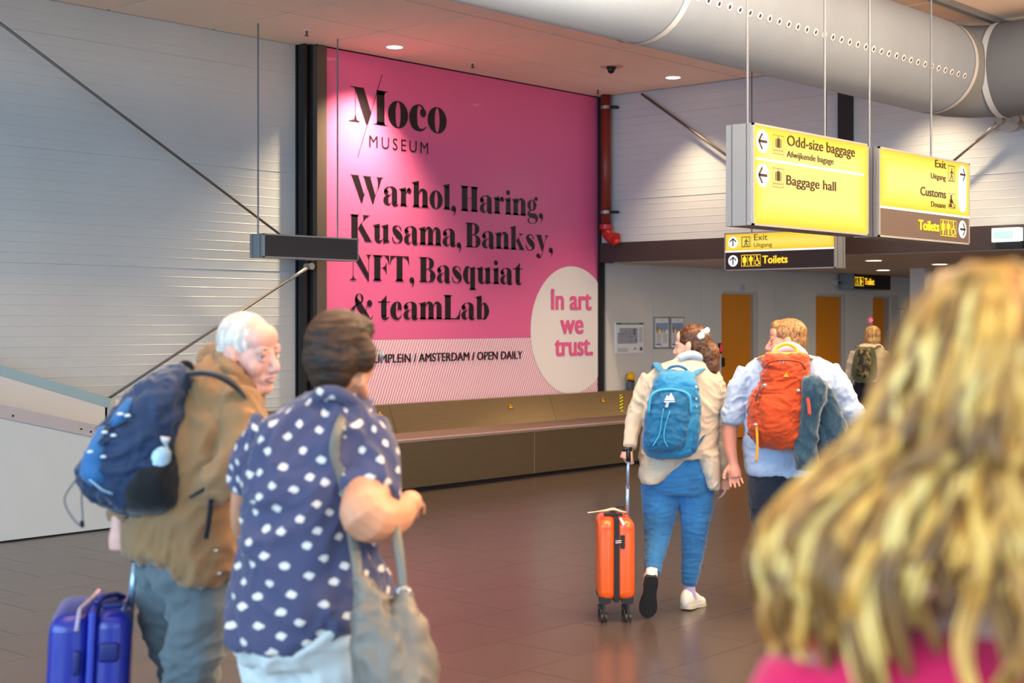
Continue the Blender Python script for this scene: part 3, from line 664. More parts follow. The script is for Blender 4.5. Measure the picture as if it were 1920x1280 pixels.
# sign 4: blank dark sign box at the left
f4 = Fr('y', 10.85); a0, z4t = f4.px(494, 437); a1 = f4.px(672, 450)[0]; z40 = f4.px(494, 482.5)[1]
sg = sign_box('narrow blank dark grey hanging sign box in front of the left column', f4, a0, a1, z40, z4t, .21, [497, 646])
mb = MB(); f4.rect(mb, a0+.014, z40+.014, a1-.014, z4t-.014, .001); mb.build('dark_band', mat('dark_screen', '#3a3a40', .6), sg)
# sign 5: far toilet sign under the soffit
f5 = Fr('y', 11.05); a0 = f5.px(1601, 520)[0]; a1 = f5.px(1670, 520)[0]
z50 = f5.px(1601, 541.5)[1]
t = empty('toilet_sign', f5.pt((a0+a1)/2, SOF, 0), 'small dark sign reading Toilet, hung from the low passage ceiling', 'sign')
MB().box(f5.pt(a0, z50, -.002), f5.pt(a1, SOF-.002, -.25)).build('casing', m_alu, t, bevel=.003)
mb = MB(); f5.rect(mb, a0+.006, z50+.006, a1-.006, SOF-.008, .001); mb.build('dark_band', m_dark, t)
box_text(f5, 'Toilet', 1621, 1638.5, 533.5, 521.5, m_yed, t, .015)
a, b_ = f5.px(1602.5, 535.5); icon(f5, 'toilet', a, b_, f5.px(1618.5, 530)[0]-a, f5.px(1602.5, 519)[1]-b_, m_yed, t, .008)
# green emergency exit lamp on the beam
fx = Fr('x', XB-.12); a0, zt_ = fx.px(1859, 428); a1, zb_ = fx.px(1911, 452)
t = empty('emergency_light', fx.pt((a0+a1)/2, zb_, 0), 'bright green and white emergency exit light box on the dark beam', 'emergency light')
MB().box(fx.pt(a0, zb_, 0), fx.pt(a1, zt_, -.10)).build('light_box', mat('pale_green_glow', '#dff5e6', .4, emit=1.1, emcol='#e4fff0'), t, bevel=.006)
mb = MB(); fx.rect(mb, a0+.02, zb_+.03, a1-.06, zt_-.03, .003); mb.build('green_panel', mat('green_glow', '#9fe8c0', .4, emit=.8, emcol='#8ff0bd'), t)
MB().box(fx.pt(a0+.03, zb_-.07, -.03), fx.pt(a1+.02, zb_+.004, -.12)).build('bracket', m_black, t)
# ---------------------------------------------------------------- bracing rods, pipe, small wall fittings
m_rodd = mat('brace_rod', '#6f6a66', .45, .5); m_cast = mat('cast_steel_fitting', '#a5a39d', .4, .5)
def brace(name, pts, r, lab, node=None, yoff=0):
    t = empty(name, pts[1], lab, 'brace'); MB().tube(pts, r, 10).build('rod', m_rodd, t, smooth=True)
    d = (Vector(pts[0])-Vector(pts[1])).normalized(); e = Vector(pts[1])
    if node:
        MB().tube([e+d*.02, e+d*.30], [.02, .017], 12).build('turnbuckle', m_cast, t, smooth=True)
        MB().tube([e+Vector((0,.06,0)), e-Vector((0,.035,0))], .035, 16).build('pin', m_cast, t)
    return t
YB = YW-.05
brace('brace_rod', [onY(-100, -32, YB), onY(583, 483, YB)], .013, 'long thin steel brace rod falling across the ribbed left wall to the black column', True)
brace('brace_rod', [onY(150, 782, YB), onY(581, 499, YB)], .012, 'lower steel brace rod with a white turnbuckle rising to the black column', True)
brace('brace_rod', [onX(1203, 176, XB-.1), onX(1420, 333, XB-.1)], .016, 'diagonal brace rod on the ribbed wall behind the yellow signs')
xr_ = XB-.06; c = onX(1893, 219, xr_)
t = empty('brace_node', c, 'round steel brace node plate with rod ends below the duct', 'brace')
MB().disc(c, (-1, 0, 0), .155, .03, 32).build('node_plate', mat('node_plate_steel', '#b3aea6', .45, .3), t)
for px, py, fx_, fy_ in [(1876, 227, 1760, 325), (1908, 225, 2010, 330)]:
    a = onX(px, py, xr_-.06); b_ = onX(fx_, fy_, xr_-.06)
    MB().tube([a, b_], .014, 10).build('rod', m_rodd, t, smooth=True)
    MB().tube([a, a+(b_-a).normalized()*.32], [.026, .020], 12).build('fork', m_cast, t, smooth=True)
    MB().tube([a+Vector((.05,0,0)), a-Vector((.04,0,0))], .035, 16).build('pin', m_cast, t)
for px in (1882, 1907):
    a = onX(px, 205, xr_-.05); MB().tube([a+Vector((.05,0,0)), a-Vector((.03,0,0))], .025, 12).build('bolt', m_cast, t)
# red sprinkler riser
pX, pY = XB-.09, YW-.18
c0 = onX(1137, 300, pX)
t = empty('sprinkler_pipe', (pX, pY, 2.75), 'dark red fire sprinkler pipe running down the wall corner beside the billboard', 'pipe')
m_red = mat('red_pipe_paint', '#7d2a1d', .4, var=.06); m_redb = mat('red_coupling', '#b01f1b', .35)
MB().tube([(pX, pY, CEIL), (pX, pY, 2.86)], .062, 20).build('pipe_run', m_red, t, smooth=True)
MB().tube([(pX, pY, 2.90), (pX, pY, 2.84)], .078, 20).build('coupling', m_redb, t)
MB().tube([(pX, pY, 2.86), (pX, pY-.02, 2.78), (pX, pY-.07, 2.73), (pX, pY-.15, 2.705)], .066, 18).build('elbow', m_redb, t, smooth=True)
MB().tube([(pX, pY-.13, 2.72), (pX, pY-.16, 2.71)], .082, 20).build('coupling', m_redb, t)
MB().tube([(pX, pY-.15, 2.70), (pX, pY-.17, 2.64)], .05, 16).build('elbow', m_redb, t, smooth=True)
for z in (4.37, 3.055):
    MB().tube([(pX, pY, z+.02), (pX, pY, z-.02)], .068, 20).build('clamp', mat('clamp_steel', '#9a9a98', .4, .6), t)
    MB().box((pX-.01, pY-.14, z-.015), (pX+.09, pY-.06, z+.015)).build('clamp_bracket', m_black, t)

# ---------------------------------------------------------------- baggage belt
YFb, YBk = 10.24, 11.13; BZ = .50; BX0, BX1 = 7.2, 15.30
m_steel = mat('brushed_steel_warm_tint', '#a08c6e', .34, .85, bump=.05, bscale=14, var=.05, stretch=(1, 1, 14))  # brown reflection of the warm surroundings is put into the steel's base colour
m_steeld = mat('brushed_dark_steel', '#8f7b5e', .42, .8, bump=.05, bscale=14, var=.06, stretch=(1, 1, 14))
m_lip = mat('pale_steel_lip', '#c9b3a6', .35, .7)
m_belt = mat('rubber_belt', '#6d5854', .6, bump=.1, bscale=40)
bt = empty('baggage_belt', (10.8, 10.7, 0), 'long stainless steel baggage belt under the pink billboard', 'baggage belt')
MB().box((BX0, YFb+.05, 0), (BX1, YBk, .07)).build('plinth', m_black, bt)
xs = [BX0, 9.57, 11.86, 13.78, BX1]
for a, b_ in zip(xs[:-1], xs[1:]):
    MB().box((a+.004, YFb, .035), (b_-.004, YFb+.03, BZ-.012)).build('front_panel', m_steeld, bt, bevel=.003)
for x in xs[1:-1]:
    MB().box((x-.004, YFb+.002, .035), (x+.004, YFb+.02, BZ-.012)).build('panel_joint', m_lip, bt)
MB().box((BX0, YFb-.012, BZ-.012), (BX1, YFb+.07, BZ+.018)).build('front_lip', m_lip, bt, bevel=.004)
MB().box((BX0, YFb+.07, BZ-.03), (BX1, YBk-.02, BZ)).build('belt_surface', m_belt, bt)
gx = [BX0, 8.0, 10.6, 12.2, 13.2, BX1]; zg0, zg1 = BZ, .80
for a, b_ in zip([7.22, 10.6, 13.25], [10.6, 13.25, BX1]):
    MB().prism([(a+.003, YBk-.05, zg0-.01), (a+.003, YBk+.08, zg1), (a+.003, YBk+.17, zg1), (a+.003, YBk+.17, zg1-.03), (a+.003, YBk+.10, zg1-.03), (a+.003, YBk-.03, zg0-.01)], (b_-a-.006, 0, 0)).build('back_guard', m_steel, bt)
def gpt(px, py, off=.004):
    """point on the sloping back guard under a pixel"""
    r = ray(px, py); o = Vector((0,0,EYE)); P0 = Vector((10, YBk-.05, zg0-.01)); nrm = Vector((0, -(zg1-zg0+.01), .13)).normalized()
    return o+r*((P0-o).dot(nrm)/r.dot(nrm))+nrm*off
for i, (px, py, lb) in enumerate([(712, 776, ''), (956.5, 761, ''), (1130, 750, '')]):
    c = gpt(px, py); up = Vector((0, .13, .31)).normalized(); h = .044
    tri = lambda s, o: [c+Vector((s*u*h, 0, 0))+up*(s*v*h)+Vector((0, -.31, .13)).normalized()*(.0015*o) for u, v in ((-1, -.75), (1, -.75), (0, 1.0))]
    st = MB().add(tri(1, 0), [(0, 1, 2)], 0).add(tri(.78, 1), [(0, 1, 2)], 1)
    q = tri(.3, 2); st.add(q, [(0, 1, 2)], 0)
    st.build('warning_sticker', [m_ink, mat('sticker_yellow', '#f0b400', .5)], bt)
# hazard tape
hz = MB(); p0, p1 = gpt(1161.5, 740), gpt(1161.5, 771); q0, q1 = gpt(1167.5, 739.6), gpt(1167.5, 770.5)
hz.add([p0, q0, q1, p1], [(0, 1, 2, 3)], 0); n_ = 5
for i in range(n_):
    L = lambda a, b, s: a.lerp(b, min(max(s, 0), 1))
    s = i/n_; hz.add([L(p0, p1, s+.10)-Vector((0,.002,0)), L(q0, q1, s-.02)-Vector((0,.002,0)), L(q0, q1, s+.07)-Vector((0,.002,0)), L(p0, p1, s+.19)-Vector((0,.002,0))], [(0, 1, 2, 3)], 1)
hz.build('hazard_tape', [mat('tape_yellow', '#f2e51f', .5), m_black], bt)
# sensor standing on the guard
c = onY(1183, 734, YBk+.14); c.z = zg1
t = empty('belt_sensor', c, 'small grey sensor with a yellow cap standing on the belt guard', 'sensor')
MB().box(c+Vector((-.05,-.03,0)), c+Vector((.05,.03,.11))).build('sensor_body', mat('sensor_grey', '#5c6470', .35), t, bevel=.008)
MB().tube([c+Vector((.01,0,.10)), c+Vector((-.005,0,.14))], [.04, .045], 14).build('collar', m_black, t)
MB().tube([c+Vector((-.03,0,.125)), c+Vector((.0,0,.175)), c+Vector((.03,0,.205))], [.045, .058, .035], 14).build('yellow_cap', mat('cap_yellow', '#f5b400', .4), t, smooth=True)

# inclined feed conveyor at the left: front side panel, rail, back board
iv = empty('feed_conveyor', (5.5, 10.7, 0), 'white sided inclined feed conveyor coming down to the baggage belt at the left', 'conveyor')
m_wp = mat('white_side_panel', '#b3bfc6', .55, var=.02)
def plY(pts, Y): return [onY(x, y, Y) for x, y in pts]
def slab(pts, d=.02): return MB().prism(pts, (0, d, 0))
pA = onY(211, 822, YFb); pB = onY(0, 778, YFb); sl = (pB.z-pA.z)/(pB.x-pA.x)
fz = lambda x: pA.z+sl*(x-pA.x)
for a, b_ in [(7.2, 4.9), (4.9, 2.6), (2.6, .3)]:
    slab([(a-.003, YFb, .012), (b_+.003, YFb, .012), (b_+.003, YFb, fz(b_)-.02), (a-.003, YFb, fz(a)-.02)]).build('side_panel', m_wp, iv)
rl = onY(211, 826, YFb-.01); h_ = .10
slab([(7.2, YFb-.012, fz(7.2)-.02), (.3, YFb-.012, fz(.3)-.02), (.3, YFb-.012, fz(.3)+h_-.01), (7.2, YFb-.012, fz(7.2)+h_-.02)], .03).build('side_rail', mat('rail_grey', '#a9a9b2', .5, .2), iv)
for px, py in [(24, 779), (152, 804), (170, 809), (182, 811)]:
    c = onY(px, py, YFb-.014); MB().tube([c, c-Vector((0,.008,0))], .008, 8).build('bolt', m_black, iv)
gA, gB = onY(205, 746, YBk), onY(0, 684, YBk); s2 = (gB.z-gA.z)/(gB.x-gA.x); fg = lambda x: gA.z+s2*(x-gA.x)
slab([(7.12, YBk, fz(7.12)+.02), (.3, YBk, fz(.3)+.02), (.3, YBk, fg(.3)-.09), (7.12, YBk, fg(7.12)-.09)]).build('back_board', mat('inner_board_white', '#d6d8d6', .5), iv)
slab([(7.14, YBk-.004, fg(7.14)-.09), (.3, YBk-.004, fg(.3)-.09), (.3, YBk-.004, fg(.3)), (7.14, YBk-.004, fg(7.14))], .03).build('top_strip', mat('pale_blue_strip', '#94b6c2', .45), iv)
slab([(7.16, YBk, fz(7.16)), (7.10, YBk, fz(7.1)), (7.10, YBk, fg(7.1)), (7.16, YBk, fg(7.16))]).build('joint_post', m_wp, iv)
slab([(7.21, YBk-.06, .8), (7.165, YBk-.06, fz(7.2)), (7.165, YBk-.06, fg(7.16)), (7.21, YBk-.06, fg(7.21))], .004).build('end_board', mat('inner_board_white', '#d6d8d6', .5), iv)
MB().prism([(7.2, YFb+.02, BZ), (.3, YFb+.02, fz(.3)), (.3, YFb+.02, fz(.3)-.04), (7.2, YFb+.02, BZ-.04)], (0, YBk-YFb-.03, 0)).build('belt_surface', m_belt, iv)
MB().box((.3, YFb+.03, 0), (7.19, YFb+.08, .3)).build('frame_beam', m_black, iv)

# ---------------------------------------------------------------- things on the passage wall
m_snap = mat('silver_snap_frame', '#a9adae', .4, .5); m_paper = mat('white_paper', '#f0f1f1', .6)
m_tgr = mat('print_grey', '#a7abb8', .6); m_tgd = mat('print_dark_grey', '#6f7480', .6); m_tgn = mat('print_green', '#14804a', .6)
FW = Fr('y', YW-.02)
def board(lab, name, x0, x1, yt, yb, frame=True):
    a0, b1 = FW.px(x0, yt); a1 = FW.px(x1, yt)[0]; b0 = FW.px(x0, yb)[1]
    t = empty(name, (a0, YW, b0), lab, 'notice board')
    MB().box((a0, YW-.02, b0), (a1, YW+.0, b1)).build('backing', m_snap if frame else m_paper, t, bevel=.003)
    k = .022 if frame else .0
    mb = MB(); FW.rect(mb, a0+k, b0+k, a1-k, b1-k, .002); mb.build('sheet', m_paper, t)
    return t, a0+k, b0+k, a1-k-(a0+k), b1-b0-2*k
t, a, b_, w_, h_ = board('white framed evacuation floor plan with a green header on the wall right of the billboard', 'evacuation_plan', 1155, 1206, 605, 663, False)
U = lambda x, y: (a+x*w_, b_+y*h_)
mb = MB(); FW.rect(mb, *U(0, .94), *U(1, 1), .004); mb.build('green_header', m_tgn, t)
sans(FW, 'EVACUATION PLAN', U(.18, 0)[0], U(.82, 0)[0], U(0, .952)[1], .018, m_paper, t, 0, .006)
mb = MB(); FW.rect(mb, *U(.05, .32), *U(.78, .68), .004); FW.rect(mb, *U(.12, .68), *U(.78, .83), .004); mb.build('plan_drawing', m_tgr, t)
mb = MB()
for x0, y0, x1, y1 in [(.12,.62,.5,.63),(.2,.40,.21,.68),(.5,.32,.51,.83),(.42,.55,.78,.56),(.62,.6,.7,.8),(.70,.4,.76,.46),(.3,.7,.4,.72),(.55,.36,.56,.5)]: FW.rect(mb, *U(x0, y0), *U(x1, y1), .005)
for i in range(14): FW.rect(mb, *U(.83, .36+i*.036), *U(.96, .372+i*.036), .005)
for i in range(4): FW.rect(mb, *U(.05, .06+i*.035), *U(.42, .07+i*.035), .005)
FW.poly(mb, [U(.62,.13), U(.74,.13), U(.68,.19)], .005); FW.rect(mb, *U(.86, .08), *U(.96, .2), .005); mb.build('plan_lines', m_tgd, t)
for x0, x1, lab in [(1226.5, 1255, 'left silver snap frame with a printed notice on the white wall'), (1257, 1283, 'right silver snap frame partly hidden behind the woman with the blue backpack')]:
    t, a, b_, w_, h_ = board(lab, 'notice_frame', x0, x1, 593.5, 654)
    mb = MB(); FW.rect(mb, *U(.04, .60), *U(.96, .84), .004); mb.build('picture_band', mat('print_blue', '#8aa5cf', .6), t)
    mb = MB(); FW.rect(mb, *U(.08, .50), *U(.22, .72), .006); FW.rect(mb, *U(.42, .50), *U(.52, .66), .006); FW.rect(mb, *U(.6, .52), *U(.72, .62), .006); mb.build('figure_print', mat('print_ochre', '#b58a2c', .6), t)
    mb = MB()
    for i in range(16):
        FW.rect(mb, *U(.08, .14+i*.022), *U(.44, .146+i*.022), .004); FW.rect(mb, *U(.54, .14+i*.022), *U(.90, .146+i*.022), .004)
    FW.rect(mb, *U(.46, .93), *U(.56, .955), .004); FW.rect(mb, *U(.46, .02), *U(.56, .045), .004); mb.build('text_lines', m_tgd, t)
    mb = MB(); FW.rect(mb, *U(.06, .07), *U(.44, .12), .004); mb.build('blue_box', mat('print_blue_strong', '#4b7fc4', .6), t)
a, b_ = FW.px(1690, 597); t, *_ = board('small silver framed picture on the far passage wall beside the last door', 'notice_frame', 1686, 1699, 578, 624)
a, b_ = FW.px(1351, 651); t = empty('door_reader', (a, YW, b_), 'small red lit card reader beside the first orange door', 'card reader')
MB().box((a-.035, YW-.03, b_-.09), (a+.02, YW, b_+.06)).build('reader_body', m_black, t, bevel=.004)
mb = MB(); FW.rect(mb, a-.025, b_-.06, a+.01, b_+.04, .013); mb.build('red_display', mat('red_glow', '#c01040', .5, emit=.6, emcol='#ff2060'), t)
a, b_ = FW.px(1390, 540); t = top('wall_sensor', MB().box((a-.05, YW-.05, b_-.03), (a+.05, YW, b_+.04)), mat('sensor_white', '#b7bcc2', .5), 'small grey sensor box above the first orange door', 'sensor', bevel=.006)
a, b_ = FW.px(1562, 530); t = empty('passage_camera', (a, YW, b_), 'small white wall camera with a dark lens above the second orange door', 'camera')
MB().box((a-.05, YW-.12, b_-.03), (a+.05, YW, b_+.03)).build('camera_body', mat('sensor_white', '#b7bcc2'), t, bevel=.006)
MB().tube([(a, YW-.12, b_), (a, YW-.14, b_)], .022, 12).build('lens', m_black, t)
a, b_ = FW.px(1634, 600); t = top('alarm_lamp', MB().ball((a, YW-.01, b_), .03), mat('red_lamp', '#ff3355', .4, emit=3, emcol='#ff4060'), 'tiny red alarm lamp glowing on the wall above the far woman', 'alarm lamp', smooth=True)
# ---------------------------------------------------------------- people toolkit (camera-aligned frame: x right, y away, z up)
_pt = np.random.default_rng(11).permutation(256); _pt = np.concatenate([_pt, _pt, _pt]); _gr = np.random.default_rng(5).normal(size=(256, 3)); _gr /= np.linalg.norm(_gr, axis=1)[:, None]
def gnoise(p):
    """gradient noise for an (n, 3) array"""
    f = np.floor(p).astype(int); r = p-f; u = r*r*r*(r*(r*6-15)+10); out = 0
    for dx in (0, 1):
        for dy in (0, 1):
            for dz in (0, 1):
                h = _pt[_pt[_pt[(f[:, 0]+dx) & 255]+((f[:, 1]+dy) & 255)]+((f[:, 2]+dz) & 255)]
                g = (_gr[h]*(r-np.array([dx, dy, dz]))).sum(1)
                out = out+g*(u[:, 0] if dx else 1-u[:, 0])*(u[:, 1] if dy else 1-u[:, 1])*(u[:, 2] if dz else 1-u[:, 2])
    return out
def cf(px, py, D): return Vector(((px-960)/FPX*D, D, EYE-(py-HORIZ)/FPX*D))
class Fig:
    """a figure or soft thing whose root stands at a floor point; all shapes in the root's frame"""
    def __init__(s, name, px, D, lab, cat, group=None, z=0, py=None):
        c = cf(px, 600, D); s.o = Vector((c.x, c.y, z if py is None else cf(px, py, D).z))
        wpos = Vector((c.x*RX+c.y*FX, c.x*RY+c.y*FY, s.o.z)); s.root = empty(name, wpos, lab, cat, YAW, group); s.D = D
    def P(s, px, py, D=None): return cf(px, py, D or s.D)-s.o
    def tube(s, mb, nodes, n=14, k=1.0, flat=None, sm=5, mi=0):
        """nodes (px, py, D, r_px)"""
        Q = []
        for nd in nodes:
            p = s.P(nd[0], nd[1], nd[2]); Q.append((p.x, p.y, p.z, nd[3]*nd[2]/FPX*k))
        if len(Q) > 2: Q = catm(Q, sm)
        mb.tube([q[:3] for q in Q], [max(q[3], .0008) for q in Q], n, flat=flat, mi=mi)
        return mb
    def rows(s, mb, rows, n=2.3, seg=36, k=1.0, dk=1.0, sm=4, mi=0):
        """rows (py, xl, xr, D, half_depth_m): stacked superellipses"""
        Q = []
        for r in rows:
            a = s.P(r[1], r[0], r[3]); b = s.P(r[2], r[0], r[3]); Q.append(((a.x+b.x)/2, a.y, a.z, (b.x-a.x)/2*k, r[4]*dk))
        Q = catm(Q, sm) if len(Q) > 2 else Q; V = []
        for x, y, z, w_, h in Q:
            for j in range(seg):
                t = 2*PI*j/seg; c_, s_ = math.cos(t), math.sin(t)
                V.append((x+abs(c_)**(2/n)*math.copysign(max(w_, .002), c_), y+abs(s_)**(2/n)*math.copysign(max(h, .002), s_), z))
        m_ = len(Q)
        F = [(i*seg+j, i*seg+(j+1) % seg, (i+1)*seg+(j+1) % seg, (i+1)*seg+j) for i in range(m_-1) for j in range(seg)]
        F += [tuple(range(seg))[::-1], tuple(range((m_-1)*seg, m_*seg))]
        return mb.add(V, F, mi)
    def ball(s, mb, px, py, D, rx, rz, ry=None, rot=None, mi=0):
        k = D/FPX; mb.ball(s.P(px, py, D), (rx*k, (ry or rx)*k, rz*k), 20, 14, mi, rot); return mb
    def part(s, name, mb, m, parent=None, smooth=True, lab=None, bevel=0):
        me = mb.mesh(); bm = bmesh.new(); bm.from_mesh(me); bmesh.ops.recalc_face_normals(bm, faces=bm.faces)
        if bevel:
            es = [e for e in bm.edges if len(e.link_faces) == 2 and e.calc_face_angle(0) > .6]
            bmesh.ops.bevel(bm, geom=es, offset=bevel, segments=3, profile=.6, affect='EDGES')
        bm.to_mesh(me); bm.free()
        o = link(name, me, m, parent or s.root, smooth=smooth)
        if lab: o['label'] = lab
        return o
    def soft(s, name, mb, m, vox=.008, sm=3, wr=0, ws=(9, 9, 16), seed=0, parent=None, lab=None, fn=None, ridge=True, post=None):
        me = remesh(mb.mesh(), vox, sm); n = len(me.vertices)
        if wr or fn:
            co = np.empty(n*3); me.vertices.foreach_get('co', co); co = co.reshape(-1, 3)
            no = np.empty(n*3); me.vertex_normals.foreach_get('vector', no); no = no.reshape(-1, 3)
            d = np.zeros(n)
            if wr:
                v = co*np.array(ws)+np.array([seed*7.3, seed, 0])
                nv_ = np.stack([gnoise(v*.45+q) for q in (0, 17.3, 41.7)], 1)*1.6
                w1 = gnoise(v+nv_*1.1); w2 = gnoise(v*.5+nv_*.8); w3 = gnoise(v*2.1+nv_*2.0)
                d = (np.maximum(0, 1-np.abs(w1)*5.0)*.55+(1-np.abs(w2)*3.0)*.55+np.maximum(0, 1-np.abs(w3)*5.0)*.28-.3)*wr
            if fn: d = d+fn(co)
            co = co+no*d[:, None]; me.vertices.foreach_set('co', co.ravel()); me.update()
        if post: post(me)
        o = link(name, me, m, parent or s.root, smooth=True)
        if lab: o['label'] = lab
        return o
def remesh(me, vox, sm=3, fac=.5):
    o = bpy.data.objects.new('tmp', me); C.objects.link(o)
    r = o.modifiers.new('r', 'REMESH'); r.mode = 'VOXEL'; r.voxel_size = vox
    if sm: q = o.modifiers.new('s', 'SMOOTH'); q.factor = fac; q.iterations = sm
    bpy.context.view_layer.update()
    out = bpy.data.meshes.new_from_object(o.evaluated_get(bpy.context.evaluated_depsgraph_get()))
    bpy.data.objects.remove(o); bpy.data.meshes.remove(me); return out
class Head:
    """head frame: +y out of the face, +x the subject's right, z up; yaw 0 looks away from the camera, + turns to picture left"""
    def __init__(s, fig, px, py, D, yaw, pitch=0, roll=0, k=1.0, wide=1.0):
        s.f = fig; s.c = fig.P(px, py, D); s.k = k; s.w = wide
        s.M = Matrix.Rotation(math.radians(yaw), 3, 'Z') @ Matrix.Rotation(math.radians(pitch), 3, 'X') @ Matrix.Rotation(math.radians(roll), 3, 'Y')
    def p(s, x, y, z): return s.c+s.M @ Vector((x*s.k*s.w, y*s.k, z*s.k))
    def b(s, mb, x, y, z, r, nu=20, nv=14):
        r = [q*s.k for q in (r if hasattr(r, '__len__') else (r,)*3)]; mb.ball(s.p(x, y, z), (r[0]*s.w, r[1], r[2]), nu, nv, 0, s.M)
    def t(s, mb, pts, r): mb.tube([s.p(*q) for q in pts], [q*s.k for q in r], 12)
    def skull(s, mb, fleshy=1.0):
        s.b(mb, 0, -.018, .038, (.074, .092, .082)); s.b(mb, 0, .026, -.012, (.064, .062, .075)); s.b(mb, 0, .022, -.050, (.055*fleshy, .062, .068))
        s.b(mb, 0, .066, -.100, (.027, .023, .022)); s.b(mb, 0, .055, .050, (.055, .032, .045))
        for q in (-1, 1):
            s.b(mb, q*.036, .053, -.032, (.026, .028, .030)); s.t(mb, [(q*.052, .0, -.068), (q*.035, .045, -.100), (q*.012, .068, -.106)], [.018, .018, .017])
            s.b(mb, q*.033, .076, .020, (.022, .012, .008)); s.b(mb, q*.010, .096, -.040, (.009, .011, .008))
            s.b(mb, q*.076, -.008, -.010, (.010, .020, .031)); s.b(mb, q*.082, -.016, .0, (.006, .018, .026)); s.b(mb, q*.078, -.003, -.036, (.008, .011, .012))
        s.t(mb, [(0, .080, .020), (0, .092, -.005), (0, .108, -.030)], [.009, .0095, .012]); s.b(mb, 0, .108, -.033, (.0125, .012, .011))
        s.b(mb, 0, .083, -.063, (.022, .012, .0075)); s.b(mb, 0, .081, -.077, (.019, .012, .0075)); s.b(mb, 0, .074, -.070, (.030, .015, .022))
    def face(s, skin_lid, iris='#4a5a66', brow='#7a6a58', parent=None, lip='#a8605a', open_=False):
        f = s.f; pr = parent
        for q in (-1, 1):
            mb = MB(); s.b(mb, q*.031, .0665, .004, .0130, 14, 10); e = f.part('eye', mb, mat('eye_white', '#b8aea8', .3), pr)
            mb = MB(); s.b(mb, q*.031, .0758, .003, (.0078, .0055, .0078), 12, 8); f.part('iris', mb, mat('iris'+iris[1:], iris, .2), e)
            mb = MB(); s.t(mb, [(q*.016, .087, .026), (q*.034, .086, .031), (q*.050, .074, .026)], [.003, .0042, .0025]); f.part('eyebrow', mb, mat('brow'+brow[1:], brow, .8), pr)
            mb = MB(); s.t(mb, [(q*.018, .0815, .012), (q*.031, .0865, .0145), (q*.045, .078, .011)], [.003, .0045, .003]); s.t(mb, [(q*.018, .080, -.005), (q*.031, .0835, -.0075), (q*.045, .077, -.004)], [.003, .004, .003]); f.part('eyelid', mb, skin_lid, pr)
        mb = MB(); s.t(mb, [(-.024, .0865, -.067), (-.010, .0945, -.063), (0, .095, -.0645), (.010, .0945, -.063), (.024, .0865, -.067)], [.002, .0042, .0042, .0042, .002])
        s.t(mb, [(-.022, .0850, -.072), (0, .0935, -.0765), (.022, .0850, -.072)], [.002, .0052, .002]); f.part('lips', mb, mat('lip'+lip[1:], lip, .45), pr)
def hand(fig, mb, wrist, d, nrm, thumb=1, curl=.5, k=1.0, spread=.19, thumb_curl=.4):
    """wrist point (local), d: direction of the hand, nrm: back-of-hand normal; thumb +1/-1 side"""
    w_ = Vector(wrist); d = Vector(d).normalized(); n = (Vector(nrm)-Vector(nrm).dot(d)*d).normalized(); s = d.cross(n)*thumb
    mb.tube([w_-d*.03*k, w_+d*.02*k, w_+d*.05*k, w_+d*.088*k], [.026*k, .029*k, .037*k, .036*k], 14, flat=None)
    mb.tube([w_-d*.01*k+s*.012*k, w_+d*.045*k+s*.020*k, w_+d*.085*k+s*.026*k], [.016*k, .018*k, .014*k], 10)
    for i, (off, L, r) in enumerate([(.030, .074, .0082), (.010, .082, .0085), (-.010, .076, .0082), (-.029, .060, .0074)]):
        p = w_+d*.078*k+s*off*k; dd = (d+s*spread*(1.4-i)*.5).normalized(); pts = [p-dd*.02*k, p]; rr = [r*1.15*k, r*1.12*k]; a = 0
        for j, f_ in enumerate((.44, .31, .25)):
            a += curl*(.55, 1.0, .75)[j]; q = dd*math.cos(a)-n*math.sin(a); p = p+q*L*f_*k; pts.append(p); rr.append(r*(1.0, .92, .78)[j]*k)
        mb.tube(pts, rr, 10)
    p = w_+d*.022*k+s*.024*k; pts = [p-s*.012*k, p]; rr = [.014*k, .0145*k]
    for j, L in enumerate((.036, .030, .025)):
        q = (s*(.75-.28*j)+d*(.65+.2*j)-n*thumb_curl*(.3+.45*j)).normalized(); p = p+q*L*k; pts.append(p); rr.append((.0125, .0105, .009)[j]*k)
    mb.tube(pts, rr, 10)
def flatten_hand(mb): pass

# ---- soft materials
def skin(name, col, red=None):
    if name in MATS: return MATS[name]
    m = mat(name, col, .48, sss=.12, var=.07, vscale=14, bump=.08, bscale=220); return m
def cloth(name, col, rough=.85, var=.08, vscale=6, bump=.3, bscale=260, sheen=.25, stretch=(1,1,1)): return mat(name, col, rough, bump=bump, bscale=bscale, var=var, vscale=vscale, sheen=sheen, spec=.25, stretch=stretch)
def hairmat(name, c1, c2, scale=(60, 60, 6), rough=.45):
    m = bpy.data.materials.new(name); m.use_nodes = True; nt = m.node_tree; N = nt.nodes; L = nt.links; b = N['Principled BSDF']
    tc = N.new('ShaderNodeTexCoord'); mp = N.new('ShaderNodeMapping'); mp.inputs['Scale'].default_value = scale; L.new(tc.outputs['Object'], mp.inputs[0])
    n = N.new('ShaderNodeTexNoise'); n.inputs['Scale'].default_value = 1.0; n.inputs['Detail'].default_value = 6; n.inputs['Distortion'].default_value = .6; L.new(mp.outputs[0], n.inputs[0])
    r = N.new('ShaderNodeValToRGB'); r.color_ramp.elements[0].position = .36; r.color_ramp.elements[1].position = .64
    r.color_ramp.elements[0].color = lin(c1); r.color_ramp.elements[1].color = lin(c2); L.new(n.outputs['Fac'], r.inputs[0]); L.new(r.outputs[0], b.inputs['Base Color'])
    bp = N.new('ShaderNodeBump'); bp.inputs['Strength'].default_value = .7; bp.inputs['Distance'].default_value = .004; L.new(n.outputs['Fac'], bp.inputs['Height']); L.new(bp.outputs[0], b.inputs['Normal'])
    b.inputs['Roughness'].default_value = rough; b.inputs['Specular IOR Level'].default_value = .4; return m
